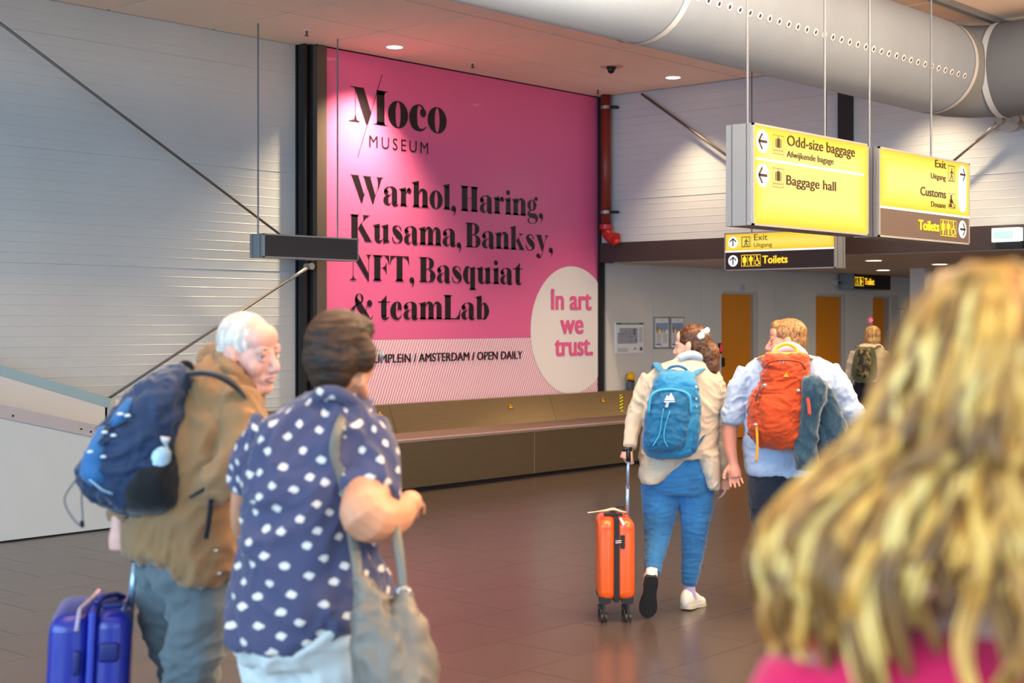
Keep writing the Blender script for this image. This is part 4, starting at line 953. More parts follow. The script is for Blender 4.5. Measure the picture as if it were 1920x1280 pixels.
def shoe(fig, name, heel, toe, m, msole, parent=None, up=(0, 0, 1), w_=.044, h=.075, sole=None):
    """heel, toe: sole points in the root frame; up: normal of the sole"""
    h0, t0 = Vector(heel), Vector(toe); d = (t0-h0); L = d.length; d.normalize(); u = Vector(up); u = (u-u.dot(d)*d).normalized(); s = d.cross(u)
    def ring(mb, prof, z0, z1f, mi):
        V = []; n = 24
        for t, ww in prof: V.append((t, ww))
        out = [(t, ww) for t, ww in prof]+[(t, -ww) for t, ww in prof[::-1]]; k = len(out)
        b_ = [h0+d*(t*L)+s*(ww*w_)+u*z0 for t, ww in out]; c_ = [h0+d*(t*L)+s*(ww*w_*.98)+u*z1f for t, ww in out]
        mb.add(b_+c_, [tuple(range(k)), tuple(range(k, 2*k))[::-1]]+[(i, (i+1) % k, (i+1) % k+k, i+k) for i in range(k)], mi)
    prof = [(-.02, .25), (.0, .55), (.06, .74), (.2, .80), (.4, .72), (.55, .84), (.72, 1.0), (.86, .92), (.96, .60), (1.01, .22)]
    up_ = MB()
    for t, ww, hh in [(.02, .62, .86), (.12, .74, .95), (.25, .76, .92), (.4, .72, .84), (.55, .80, .66), (.7, .92, .50), (.84, .86, .42), (.95, .58, .34)]:
        up_.ball(h0+d*(t*L)+u*(h*hh*.5+.008), (1, 1, 1), 4, 4) if False else up_.ball(h0+d*(t*L)+u*(h*hh*.5+.006), (L*.13, ww*w_, h*hh*.56), 16, 10, 0, Matrix((d, s, u)).transposed())
    o = fig.soft(name, up_, m, .005, 3, parent=parent)
    sm_ = MB(); ring(sm_, prof, -.002 if sole is None else sole, .022, 0); fig.part('sole', sm_, msole, o, smooth=False, bevel=.003)
    return o
sk_pale = skin('skin_pale', '#d8a48f'); sk_old = skin('skin_ruddy', '#dca392'); sk_warm = skin('skin_warm', '#cf8f6c'); sk_man = skin('skin_flushed', '#d39079')
m_wsh = mat('shoe_white', '#dfdcd2', .6, bump=.15, bscale=120); m_bsole = mat('black_rubber', '#15151a', .55, bump=.3, bscale=90); m_lsole = mat('pale_rubber', '#b9b4a4', .6)
m_brsh = mat('shoe_brown', '#3d2c22', .6)
# ================================================================ woman with the blue backpack (planted right foot, left foot lifting)
f = Fig('person', 1297, 8.46, 'woman with a brown ponytail, cream jacket, blue jeans, walking with an orange suitcase', 'person', 'travellers walking through the hall')
D = 8.46; WL = f.root
legL = [(1238, 890, D, 36), (1238, 940, D, 33), (1234, 985, D-.02, 27), (1231, 1015, D-.06, 22), (1226, 1045, D-.14, 18), (1223, 1076, D-.22, 13)]
legR = [(1303, 890, D, 36), (1305, 940, D, 32), (1303, 985, D-.02, 25), (1300, 1025, D, 21), (1296, 1060, D+.01, 17), (1292, 1096, D+.02, 13)]
armL = [(1222, 708, D, 15), (1200, 755, D, 14), (1187, 800, D-.03, 11), (1180, 838, D-.08, 9)]
armR = [(1336, 710, D, 15), (1350, 760, D, 14), (1354, 830, D, 11), (1356, 893, D+.02, 9)]
hd = Head(f, 1296, 648, D, 62, -4, 0, .98)
b = MB(); hd.skull(b)
f.tube(b, [(1300, 660, D, 17), (1293, 690, D+.02, 20)]); f.rows(b, [(685, 1262, 1318, D, .07), (705, 1228, 1332, D, .09), (760, 1222, 1328, D, .10), (820, 1225, 1322, D, .10), (880, 1208, 1335, D, .12), (905, 1212, 1328, D, .11)])
for L in (legL, legR): f.tube(b, L, k=.86)
for L in (armL, armR): f.tube(b, L, k=.7)
f.tube(b, [(1223, 1070, D-.22, 8), (1219, 1098, D-.22, 7), (1214, 1135, D-.19, 6)]); f.tube(b, [(1292, 1090, D+.02, 8), (1294, 1118, D+.03, 7), (1304, 1134, D+.1, 6)])
hand(f, b, f.P(1181, 836, D-.08), (-.35, -.05, -.95), (-.9, -.3, .2), -1, 1.15, .92); hand(f, b, f.P(1357, 892, D+.02), (.0, -.1, -1), (1, .2, 0), -1, .45, .92)
body = f.soft('body', b, sk_pale, .0048, 2)
hd.face(sk_pale, parent=body)
jn = cloth('jeans_blue', '#2f70a6', var=.16, vscale=9, bump=.35)
m1 = MB(); f.rows(m1, [(850, 1212, 1332, D, .13), (880, 1201, 1340, D, .15), (905, 1203, 1337, D, .145), (925, 1212, 1330, D, .13)])
for L in (legL, legR): f.tube(m1, L, k=1.05)
f.soft('jeans', m1, jn, .008, 2, .008, (8, 8, 34), 3)
m1 = MB(); L = legR
f.tube(m1, [(1293, 1086, D+.02, 10.5), (1293, 1108, D+.02, 11), (1296, 1122, D+.04, 11)]); f.part('sock', m1, cloth('sock_lilac', '#b9a3d0'))
m1 = MB(); f.tube(m1, [(1223, 1066, D-.22, 11), (1221, 1090, D-.25, 11)]); f.part('sock', m1, cloth('sock_white', '#e6d9d6'))
shoe(f, 'shoe', f.P(1284, 1141, D-.02), f.P(1315, 1133, D+.17), m_wsh, m_lsole, w_=.052, h=.115)
shoe(f, 'shoe', f.P(1222, 1080, D-.34), f.P(1213, 1156, D-.27), m_wsh, m_bsole, up=(0, 1, .1), w_=.052, h=.10, sole=-.012)
jk = cloth('jacket_cream', '#cabba6', var=.05, vscale=3, bump=.2)
m1 = MB()
f.rows(m1, [(664, 1276, 1318, D+.01, .07), (676, 1262, 1326, D, .09), (688, 1232, 1340, D, .12), (706, 1212, 1350, D, .145), (745, 1206, 1352, D, .155), (800, 1205, 1348, D, .155), (835, 1201, 1346, D, .165), (856, 1200, 1346, D, .168)])
f.rows(m1, [(845, 1200, 1300, D, .170), (868, 1198, 1282, D, .172), (888, 1198, 1256, D, .17), (902, 1202, 1234, D, .16)]); f.rows(m1, [(845, 1296, 1346, D, .168), (880, 1308, 1347, D, .168), (908, 1318, 1346, D, .15), (914, 1324, 1342, D, .13)])
f.tube(m1, armL, k=1.22); f.tube(m1, [(a, b_, c, d) for a, b_, c, d in armR], k=1.25)
f.soft('jacket', m1, jk, .008, 2, .014, (7, 7, 9), 5)
m1 = MB(); f.tube(m1, [(1272, 672, D-.09, 7), (1296, 664, D-.10, 8), (1318, 672, D-.07, 7)]); f.soft('collar', m1, cloth('shirt_pale_blue', '#aebfd0'), .008, 2)
hr = hairmat('hair_brown', '#24120b', '#6e4526', (50, 50, 50)); m1 = MB()
hd.b(m1, 0, -.020, .046, (.0795, .096, .083)); hd.b(m1, 0, -.05, .0, (.074, .064, .075)); hd.b(m1, 0, -.055, -.035, (.055, .045, .05))
f.ball(m1, 1318, 638, D-.03, 17, 20); f.ball(m1, 1331, 664, D-.06, 19, 24); f.ball(m1, 1334, 685, D-.07, 15, 20); f.ball(m1, 1330, 702, D-.07, 8, 9)
f.soft('hair', m1, hr, .006, 3, .0025, (60, 60, 16), 1)
m1 = MB(); f.ball(m1, 1314, 630, D-.13, 7, 6); f.ball(m1, 1321, 622, D-.13, 7, 5); f.ball(m1, 1326, 619, D-.11, 5, 5); f.soft('scrunchie', m1, cloth('scrunchie_white', '#e9e4da'), .005, 1, .003, (40, 40, 40))

def pack_straps(g, m, pts, w_, parent, name='shoulder_strap'):
    mb = MB(); g.tube(mb, [(a, b_, c, w_) for a, b_, c in pts], n=12, flat=.38); return g.part(name, mb, m, parent)
g = Fig('backpack', 1257, 8.20, 'bright blue hiking backpack with a white emblem on the woman in cream', 'backpack', py=858)
D = 8.22; pb = cloth('pack_blue', '#1576a8', .6, var=.08, vscale=12, bump=.25); pb2 = cloth('pack_blue_dark', '#0f5f8c', .6, var=.08, vscale=12, bump=.25); pb3 = cloth('pack_blue_light', '#2a9cc9', .55, bump=.2)
m1 = MB(); g.rows(m1, [(694, 1246, 1288, D+.03, .04), (702, 1234, 1300, D, .08), (722, 1226, 1308, D, .115), (760, 1215, 1312, D, .13), (800, 1208, 1311, D, .135), (835, 1205, 1306, D, .13), (852, 1214, 1298, D, .10), (858, 1232, 1286, D, .06)], 2.8)
g.soft('pack_body', m1, pb, .007, 2, .011, (10, 10, 16), 8)
m1 = MB(); g.rows(m1, [(729, 1230, 1282, D-.10, .02), (738, 1222, 1290, D-.10, .045), (765, 1214, 1293, D-.10, .06), (800, 1210, 1290, D-.10, .065), (832, 1209, 1284, D-.10, .06), (848, 1222, 1272, D-.09, .03)], 2.8)
pk = g.soft('front_pocket', m1, pb2, .006, 2, .010, (12, 12, 18), 9)
m1 = MB(); g.tube(m1, [(1216, 775, D-.15, 2.2), (1221, 742, D-.16, 2.2), (1240, 731, D-.14, 2.2), (1270, 731, D-.14, 2.2), (1292, 742, D-.15, 2.2), (1296, 775, D-.14, 2.2)]); g.part('zip_piping', m1, pb3, pk)
for q in ([(1244, 766), (1240, 790), (1236, 815), (1224, 836)], [(1256, 770), (1247, 800), (1245, 822), (1252, 838)]):
    m1 = MB(); g.tube(m1, [(a, b_, D-.175, 1.2) for a, b_ in q]); g.part('zip_piping', m1, pb3, pk)
m1 = MB(); c = lambda x, y, e=0: g.P(x, y, D-.186-e)
m1.prism([c(1246, 750), c(1251, 740), c(1254, 744), c(1258, 736), c(1264, 746), c(1265, 750)], (0, .004, 0)).prism([c(1245, 754), c(1266, 753), c(1266, 751.5), c(1245, 752)], (0, .004, 0)); g.part('emblem', m1, mat('emblem_white', '#e6ecef', .5), pk, smooth=False)
m1 = MB(); m1.prism([c(1246.5, 763), c(1252, 764), c(1255, 755), c(1250, 753)], (0, .02, 0)); g.part('zip_pull', m1, mat('zip_grey', '#a9b3b8', .4, .4), pk, smooth=False)
m1 = MB(); g.rows(m1, [(760, 1294, 1306, D-.05, .03), (790, 1292, 1310, D-.05, .06), (838, 1288, 1308, D-.05, .06), (848, 1290, 1302, D-.05, .03)]); g.soft('side_pocket', m1, pb2, .006, 2, .004)
m1 = MB(); g.tube(m1, [(1250, 699, D, 2.6), (1256, 689, D, 2.6), (1272, 686, D, 2.6), (1286, 692, D, 2.6), (1290, 701, D, 2.6)]); g.part('grab_loop', m1, pb2)
for q in ([(1250, 704, D+.02), (1236, 690, D+.12), (1232, 682, D+.22), (1228, 690, D+.38)], [(1294, 706, D+.02), (1312, 694, D+.12), (1326, 690, D+.2), (1330, 698, D+.38)]): pack_straps(g, pb, q, 8, None)
pack_straps(g, pb2, [(1306, 838, D+.05), (1322, 812, D+.12), (1338, 780, D+.25)], 3, None, 'waist_strap')
for y in (726, 748, 762): 
    m1 = MB(); g.ball(m1, 1305, y, D-.10, 2.5, 3.2); g.part('strap_buckle', m1, mat('zip_grey', '#a9b3b8'))

# orange cabin suitcase
def suitcase(px, D, wpx, top_y, bot_y, depth, lab, mshell, mzip, wheels_y, yaw=0, wheel_m=None):
    g = Fig('suitcase', px, D, lab, 'suitcase'); k = D/FPX; hw = wpx*k/2; z1 = g.P(px, top_y).z; z0 = g.P(px, bot_y).z
    R_ = Matrix.Rotation(yaw, 4, 'Z')
    mb = MB()
    for sg, nm in ((-1, 'a'), (1, 'b')):
        m1 = MB(); x0, x1 = (-hw, -.012) if sg < 0 else (.012, hw); m1.box((x0, -depth/2, z0), (x1, depth/2, z1)); o = None
        me = m1.mesh(); bm = bmesh.new(); bm.from_mesh(me); bmesh.ops.recalc_face_normals(bm, faces=bm.faces)
        es = [e for e in bm.edges if all((v.co.x*sg > .02) for v in e.verts) or (abs(e.verts[0].co.x-e.verts[1].co.x) > .05)]
        bmesh.ops.bevel(bm, geom=es, offset=min(.045, hw*.6), segments=6, profile=.5, affect='EDGES'); bm.to_mesh(me); bm.free()
        me.transform(R_); sh = link('shell_half', me, mshell, g.root, smooth=True)
        for q in (0, 1):
            m1 = MB(); zz = z1-.10*(z1-z0)-(.0 if q == 0 else .78*(z1-z0)); m1.box((min(x0, x1)+.025, -depth/2-.004, zz-.004), (max(x0, x1)-.02, -depth/2+.004, zz+.004)); me = MB.mesh(m1); me.transform(R_); link('shell_ridge', me, mshell, sh)
    m1 = MB(); m1.box((-.014, -depth/2-.004, z0-.004), (.014, depth/2+.004, z1+.004)); me = m1.mesh(); me.transform(R_); link('zip_band', me, mzip, g.root)
    m1 = MB()
    for sx in (-1, 1):
        for sy in (-1, 1): m1 = MB(); m1.box((sx*hw*.92, sy*depth*.47, z0-.012), (sx*hw*.30, sy*depth*.22, z0+.022)); me = m1.mesh(); me.transform(R_); link('corner_guard', me, wheel_m or m_black, g.root)
    for sx in (-1, 1):
        for sy in (-1, 1):
            m1 = MB(); cx_, cy_ = sx*hw*.66, sy*depth*.36; zc = .026
            for o_ in (-.011, .011): m1.tube([(cx_+o_-.006, cy_, zc), (cx_+o_+.006, cy_, zc)], .025, 16)
            m1.tube([(cx_-.014, cy_, zc), (cx_+.014, cy_, zc)], .007, 8); m1.box((cx_-.006, cy_-.012, zc), (cx_+.006, cy_+.02, z0)); m1.box((cx_-.02, cy_-.02, z0-.022), (cx_+.02, cy_+.02, z0))
            me = m1.mesh(); me.transform(R_); link('wheel', me, wheel_m or mat('wheel_rubber', '#2b2420', .5), g.root)
    return g, hw, z0, z1
m_or = mat('suitcase_orange', '#ee5a17', .28, coat=.4, bump=.04, bscale=30)
g, hw, z0, z1 = suitcase(1152, 8.25, 68, 966, 1116, .36, 'orange hard shell cabin suitcase with a black zip band on wheels', m_or, mat('zip_black', '#141215', .5), 1140)
m1 = MB(); m1.box((.020, -.19, z1-.16), (.046, -.178, z1-.085)); g.part('lock', m1, m_black, smooth=False, bevel=.004)
m1 = MB(); m1.box((-.008, -.195, z1-.132), (.008, -.182, z1-.112)); m1.tube([(0, -.19, z1-.116), (.026, -.19, z1-.116)], .0025, 6).tube([(0, -.19, z1-.126), (.026, -.19, z1-.126)], .0025, 6); g.part('zip_pull', m1, mat('chrome', '#d5d5d5', .2, 1), smooth=False)
m1 = MB(); a = g.P(1161, 972, 8.065); m1.prism([g.P(1161, 971, 8.068), g.P(1165, 970, 8.068), g.P(1172, 983, 8.06), g.P(1168, 985, 8.06)], (0, .004, 0)); g.part('white_sticker', m1, m_paper, smooth=False)
m1 = MB(); m1.box((-.06, -.02, z1-.002), (.045, .03, z1+.012)); g.part('top_handle', m1, m_black, smooth=False, bevel=.004)
m1 = MB(); zt_ = g.P(1179, 855).z
m1.tube([(.078, .05, z1-.02), (.078, .03, (z1+zt_)/2)], .0105, 12).tube([(.078, .03, (z1+zt_)/2-.02), (.080, .0, zt_)], .0085, 12); g.part('telescopic_pole', m1, mat('pole_aluminium', '#a9c3d8', .3, .6))
m1 = MB(); m1.tube([(.080, 0, zt_-.03), (.080, 0, zt_+.035)], .014, 12).tube([(.045, 0, zt_+.04), (.10, 0, zt_+.04)], .014, 12); g.part('grip', m1, m_black)
t = Fig('luggage_tag', 1150, 8.2, 'cream fabric tag and strap lying on top of the orange suitcase', 'luggage tag', py=965)
m1 = MB(); t.tube(m1, [(1102, 961, 8.1, 2.2), (1118, 959, 8.12, 2.0), (1134, 957, 8.2, 4.0), (1150, 954, 8.2, 5.0), (1164, 958, 8.2, 3.5), (1174, 960, 8.22, 2)], 10, flat=.5); t.part('tag_strap', m1, cloth('tag_cream', '#d8c4a4'))
m1 = MB(); t.tube(m1, [(1156, 951, 8.2, 2), (1166, 948, 8.2, 2.2), (1170, 953, 8.2, 2)]); t.part('tag_buckle', m1, m_black)

# ================================================================ man with the orange backpack
D = 8.35; f = Fig('person', 1470, D, 'man in a light blue shirt with rolled sleeves and an orange backpack, looking left', 'person', 'travellers walking through the hall')
legL = [(1436, 890, D, 33), (1438, 950, D, 31), (1440, 1010, D, 24), (1440, 1070, D, 20), (1440, 1135, D, 14)]
legR = [(1492, 890, D, 33), (1494, 950, D, 31), (1497, 1010, D-.02, 24), (1500, 1070, D, 20), (1502, 1135, D+.1, 14)]
armL = [(1402, 695, D, 18), (1384, 745, D, 17), (1371, 795, D, 15), (1369, 835, D-.02, 12.5), (1375, 868, D-.04, 9)]
armR = [(1552, 695, D, 19), (1580, 745, D, 18), (1604, 785, D+.02, 15), (1634, 812, D+.05, 12), (1668, 832, D+.06, 9)]
hd = Head(f, 1474, 640, D, 78, -3, 0, 1.03, 1.02)
b = MB(); hd.skull(b, 1.05); f.tube(b, [(1480, 652, D, 20), (1478, 685, D+.02, 24)]); f.rows(b, [(680, 1430, 1520, D, .09), (705, 1406, 1545, D, .11), (770, 1404, 1530, D, .12), (840, 1406, 1528, D, .12), (900, 1408, 1522, D, .13)])
for L in (legL, legR): f.tube(b, L, k=.86)
for L in (armL, armR): f.tube(b, L, k=1.0)
hand(f, b, f.P(1375, 866, D-.04), (.12, -.1, -1), (0, 1, -.1), -1, .38, 1.0); hand(f, b, f.P(1668, 832, D+.06), (1, .1, -.3), (0, -1, .2), 1, .5, 1.0)
for x in (1438, 1502): f.tube(b, [(x, 1120, D, 10), (x, 1145, D-.02, 11), (x+2, 1150, D+.1, 10)])
body = f.soft('body', b, sk_man, .0048, 2); hd.face(sk_man, brow='#8a6a48', parent=body)
m1 = MB(); f.rows(m1, [(862, 1408, 1522, D, .15), (890, 1405, 1524, D, .16), (920, 1405, 1528, D, .155), (940, 1412, 1524, D, .14)])
for L in (legL, legR): f.tube(m1, L, k=1.06)
f.soft('jeans', m1, cloth('jeans_navy', '#1b2434', var=.2, vscale=8), .009, 2, .008, (8, 8, 18), 2)
for x in (1438, 1502): shoe(f, 'shoe', f.P(x, 1150, D-.06)+Vector((0, 0, .0)), f.P(x+3, 1150, D+.2)*1.0, m_brsh, m_bsole, w_=.05, h=.10)
sb = cloth('shirt_light_blue', '#a2b8d6', var=.05, vscale=20, bump=.15); m1 = MB()
f.rows(m1, [(668, 1440, 1520, D, .10), (676, 1416, 1545, D, .12), (692, 1398, 1562, D, .14), (730, 1396, 1560, D, .165), (780, 1396, 1545, D, .175), (840, 1396, 1538, D, .18), (872, 1398, 1538, D, .185), (888, 1404, 1534, D, .18)])
f.tube(m1, [(1404, 694, D, 21), (1384, 742, D, 22), (1376, 784, D, 20)]); f.tube(m1, [(1376, 770, D, 22), (1375, 792, D, 21)])
f.tube(m1, [(1548, 694, D, 24), (1578, 742, D, 25), (1596, 778, D+.02, 22)]); f.tube(m1, [(1588, 764, D, 25), (1604, 787, D, 23)])
f.soft('shirt', m1, sb, .008, 2, .015, (8, 8, 9), 4)
m1 = MB(); f.tube(m1, [(1448, 668, D-.10, 6), (1460, 655, D-.12, 9), (1484, 650, D-.13, 10), (1505, 662, D-.10, 8), (1512, 676, D-.03, 6)]); f.soft('collar', m1, sb, .007, 2)
m1 = MB(); hr = hairmat('hair_sandy', '#5a3d24', '#a9804e', (90, 90, 40))
hd.b(m1, 0, -.022, .050, (.0795, .098, .080)); hd.b(m1, 0, -.045, .0, (.074, .072, .072)); hd.b(m1, 0, -.065, -.045, (.052, .040, .035)); hd.b(m1, 0, .042, .088, (.052, .040, .036))
f.soft('hair', m1, hr, .006, 2, .0025, (60, 60, 90), 1)
g = Fig('backpack', 1460, 8.05, 'orange hiking backpack with yellow straps on the man in the light blue shirt', 'backpack', py=838)
D = 8.10; po = cloth('pack_orange', '#b03c0c', .65, var=.1, vscale=10); po2 = cloth('pack_orange_dark', '#8f2c0a', .65, var=.1); py_ = cloth('strap_yellow', '#f59a12', .6)
m1 = MB(); g.rows(m1, [(663, 1440, 1508, D, .06), (672, 1434, 1513, D, .095), (695, 1431, 1514, D, .12), (718, 1428, 1510, D, .125), (735, 1415, 1510, D, .13), (760, 1406, 1506, D, .14), (800, 1404, 1500, D, .145), (822, 1412, 1496, D, .13), (834, 1424, 1490, D, .10), (838, 1436, 1480, D, .06)], 2.9)
pbod = g.soft('pack_body', m1, po, .007, 1, .017, (8, 8, 17), 6)
m1 = MB(); g.tube(m1, [(1433, 690, D-.10, 2), (1445, 678, D-.125, 2), (1473, 675, D-.13, 2), (1500, 679, D-.12, 2), (1511, 692, D-.09, 2)]); g.part('lid_seam', m1, po2, pbod)
m1 = MB(); g.rows(m1, [(740, 1432, 1478, D-.12, .02), (755, 1426, 1484, D-.12, .035), (800, 1428, 1484, D-.12, .04), (826, 1436, 1476, D-.11, .02)]); g.soft('front_pocket', m1, po, .007, 2, .008, (10, 10, 16), 3)
m1 = MB(); g.tube(m1, [(1452, 667, D, 3), (1457, 652, D+.02, 3), (1476, 645, D+.02, 3), (1492, 653, D+.02, 3), (1497, 668, D, 3)]); g.part('grab_loop', m1, py_)
m1 = MB(); g.rows(m1, [(660, 1437, 1511, D+.03, .05), (668, 1433, 1514, D+.03, .085), (675, 1434, 1513, D+.03, .09)]); g.soft('top_yoke', m1, py_, .007, 2)
for q in ([(1434, 668, D+.05), (1426, 672, D+.2), (1424, 684, D+.34)], [(1512, 670, D+.05), (1522, 674, D+.2), (1526, 686, D+.34)]): pack_straps(g, py_, q, 7, None)
m1 = MB(); c = lambda x, y: g.P(x, y, D-.118); w1 = .0032
for q in ([(1460, 683), (1464, 674), (1468, 683)], [(1467, 683), (1471, 674), (1475, 683)]): m1.tube([c(*p) for p in q], w1, 6)
g.part('emblem', m1, mat('emblem_silver', '#d9cfc4', .3, .5), pbod)
m1 = MB(); m1.prism([c(1468, 706)-Vector((0,.02,0)), c(1473, 698)-Vector((0,.02,0)), c(1478, 706)-Vector((0,.02,0))], (0, .01, 0)); g.part('stitched_mark', m1, py_, pbod, smooth=False)
m1 = MB(); g.tube(m1, [(1418, 795, D-.12, 2.4), (1420, 830, D-.13, 2.4), (1418, 866, D-.12, 2.4)]); g.part('loose_strap', m1, py_)
m1 = MB(); g.tube(m1, [(1512, 735, D-.13, 3.2), (1516, 755, D-.17, 3.2), (1518, 778, D-.2, 3.2)]); g.part('loose_strap', m1, cloth('strap_red', '#b03a28'))
for a, b_ in ((1434, 722), (1497, 732), (1417, 796)): m1 = MB(); g.ball(m1, a, b_, D-.13, 4, 3); g.part('strap_buckle', m1, mat('zip_grey', '#a9b3b8'))
m1 = MB(); g.tube(m1, [(1435, 724, D-.1, 1), (1420, 738, D-.12, 1), (1417, 752, D-.12, 1), (1426, 722, D-.1, 1)]); g.part('elastic_cord', m1, m_brownb)
# fleece carried on the pack
g = Fig('fleece_jacket', 1535, 8.0, 'dark teal fleece jacket hanging from the right side of the orange backpack', 'jacket', py=890)
D = 8.02; fl = cloth('fleece_teal', '#1f4256', .95, var=.35, vscale=90, bump=.6, bscale=300, sheen=.5); m1 = MB()
g.rows(m1, [(706, 1506, 1530, D, .04), (714, 1499, 1545, D, .07), (735, 1500, 1550, D, .08), (775, 1499, 1536, D, .07), (820, 1492, 1530, D, .06), (860, 1489, 1528, D, .06), (879, 1491, 1524, D, .05)], 2.8)
g.rows(m1, [(716, 1530, 1548, D+.05, .05), (740, 1528, 1566, D+.05, .06), (780, 1534, 1580, D+.05, .06), (805, 1538, 1590, D+.05, .06), (822, 1540, 1584, D+.05, .05), (838, 1538, 1556, D+.05, .03)], 2.6)
g.rows(m1, [(800, 1530, 1548, D+.04, .04), (850, 1533, 1553, D+.04, .035), (888, 1545, 1560, D+.04, .025)])
g.soft('fleece_body', m1, fl, .008, 2, .020, (9, 9, 6), 9)
m1 = MB(); g.tube(m1, [(1553, 838, D, 3), (1572, 831, D-.02, 3), (1588, 816, D-.02, 3), (1592, 806, D, 3)]); g.part('hem_binding', m1, cloth('fleece_binding', '#12303e'))

# ================================================================ far woman with the olive backpack
D = 15.4; f = Fig('person', 1630, D, 'far woman in a beige sweater and black trousers with blond bobbed hair', 'person', 'travellers walking through the hall')
legL = [(1617, 722, D, 17), (1618, 770, D, 14), (1619, 820, D, 11), (1619, 882, D, 8)]; legR = [(1642, 722, D, 17), (1642, 770, D, 14), (1644, 820, D, 11), (1645, 882, D, 8)]
armL = [(1604, 660, D, 8.5), (1595, 690, D, 8), (1589, 722, D, 5.5)]; armR = [(1657, 660, D, 8.5), (1668, 684, D, 8), (1672, 712, D, 5.5)]
hd = Head(f, 1634, 630, D, 20, 0, 0, .95); b = MB(); hd.skull(b); f.tube(b, [(1634, 635, D, 9), (1632, 652, D, 10)]); f.rows(b, [(652, 1612, 1650, D, .09), (680, 1606, 1656, D, .11), (715, 1606, 1654, D, .11)])
for L in (legL, legR, armL, armR): f.tube(b, L, k=.8)
hand(f, b, f.P(1588.5, 722, D), (-.1, 0, -1), (-1, 0, 0), -1, .9, .9); hand(f, b, f.P(1672, 712, D), (.1, .3, -1), (1, 0, 0), 1, .6, .9)
for x in (1619, 1645): f.tube(b, [(x, 880, D, 6), (x, 892, D, 6), (x, 894, D+.1, 6)])
body = f.soft('body', b, sk_warm, .009, 2); hd.face(sk_warm, parent=body)
m1 = MB(); f.rows(m1, [(706, 1604, 1656, D, .13), (725, 1602, 1658, D, .15), (740, 1604, 1656, D, .13)])
for L in (legL, legR): f.tube(m1, L, k=1.1)
f.soft('trousers', m1, cloth('trousers_black', '#141419'), .012, 2, .006)
for x in (1619, 1645): shoe(f, 'shoe', f.P(x, 898, D-.06), f.P(x+1, 898, D+.2), m_brsh, m_bsole, w_=.045, h=.09)
m1 = MB(); f.rows(m1, [(644, 1620, 1648, D, .08), (652, 1606, 1658, D, .12), (680, 1601, 1660, D, .14), (705, 1602, 1660, D, .145), (722, 1604, 1656, D, .14)])
f.tube(m1, armL, k=1.1); f.tube(m1, armR, k=1.1); f.soft('sweater', m1, cloth('sweater_beige', '#d6c3a0'), .012, 2, .010, (6, 6, 8))
m1 = MB(); hd.b(m1, 0, -.02, .03, (.086, .1, .09)); hd.b(m1, 0, -.04, -.04, (.082, .07, .065)); f.soft('hair', m1, hairmat('hair_dark_blond', '#8a6434', '#d9b273', (50, 50, 12)), .009, 2, .004, (30, 30, 30))
g = Fig('backpack', 1620, 15.1, 'olive camouflage backpack worn by the far woman in beige', 'backpack', py=717); D = 15.15
mc = bpy.data.materials.new('camouflage_cloth'); mc.use_nodes = True; nt = mc.node_tree; n = nt.nodes.new('ShaderNodeTexNoise'); n.inputs['Scale'].default_value = 16; r = nt.nodes.new('ShaderNodeValToRGB')
tc = nt.nodes.new('ShaderNodeTexCoord'); nt.links.new(tc.outputs['Object'], n.inputs[0])
r.color_ramp.interpolation = 'CONSTANT'; r.color_ramp.elements[0].color = lin('#23201a'); r.color_ramp.elements[1].position = .47; r.color_ramp.elements[1].color = lin('#4c4a2c'); e_ = r.color_ramp.elements.new(.56); e_.color = lin('#8a7448')
nt.links.new(n.outputs['Fac'], r.inputs[0]); nt.links.new(r.outputs[0], nt.nodes['Principled BSDF'].inputs['Base Color']); nt.nodes['Principled BSDF'].inputs['Roughness'].default_value = .85
ol = cloth('pack_olive', '#4c5030'); m1 = MB(); g.rows(m1, [(650, 1612, 1634, D, .05), (656, 1606, 1640, D, .09), (680, 1600, 1643, D, .12), (700, 1598, 1643, D, .13), (713, 1603, 1638, D, .10), (717, 1612, 1630, D, .05)], 2.7); g.soft('pack_body', m1, ol, .01, 2, .006)
m1 = MB(); g.rows(m1, [(653, 1612, 1632, D-.07, .03), (675, 1607, 1633, D-.08, .06), (700, 1606, 1631, D-.09, .06), (711, 1611, 1627, D-.07, .03)], 2.7); g.soft('front_panel', m1, mc, .01, 2, .005)
for q in ([(1610, 658, D), (1608, 648, D+.12), (1606, 654, D+.3)], [(1638, 656, D), (1648, 648, D+.12), (1650, 656, D+.3)]): pack_straps(g, ol, q, 3.2, None)
g = Fig('carrier_bag', 1587, 15.35, 'small white plastic bag in the far woman\'s left hand', 'bag', py=752); m1 = MB(); g.rows(m1, [(727, 1586, 1588, 15.35, .01), (735, 1583, 1592, 15.35, .03), (748, 1580, 1596, 15.35, .05), (752, 1582, 1594, 15.35, .04)]); g.soft('bag_body', m1, mat('white_plastic', '#dfe0e2', .4), .008, 2, .006)
# ================================================================ old man at the left, tan jacket, rucksack
D = 4.5; f = Fig('person', 350, D, 'white haired older man in a tan jacket turning his head to the right', 'person', 'travellers walking through the hall')
legR = [(372, 1060, D-.02, 66), (372, 1140, D-.03, 60), (362, 1230, D-.04, 50), (352, 1320, D, 43), (345, 1440, D+.02, 36), (342, 1590, D+.05, 26)]
legL = [(318, 1060, D+.1, 58), (322, 1140, D+.12, 54), (345, 1230, D+.16, 46), (370, 1320, D+.22, 40), (392, 1440, D+.32, 34), (405, 1565, D+.40, 25)]
armR = [(445, 745, D-.08, 34), (458, 820, D-.14, 32), (440, 885, D-.20, 30), (392, 915, D-.16, 25), (352, 922, D-.02, 20)]
armL = [(350, 740, D+.12, 32), (300, 830, D+.12, 30), (254, 915, D+.08, 26), (228, 975, D+.03, 19)]
hd = Head(f, 468, 660, D, -120, -9, 7, 1.02, .98)
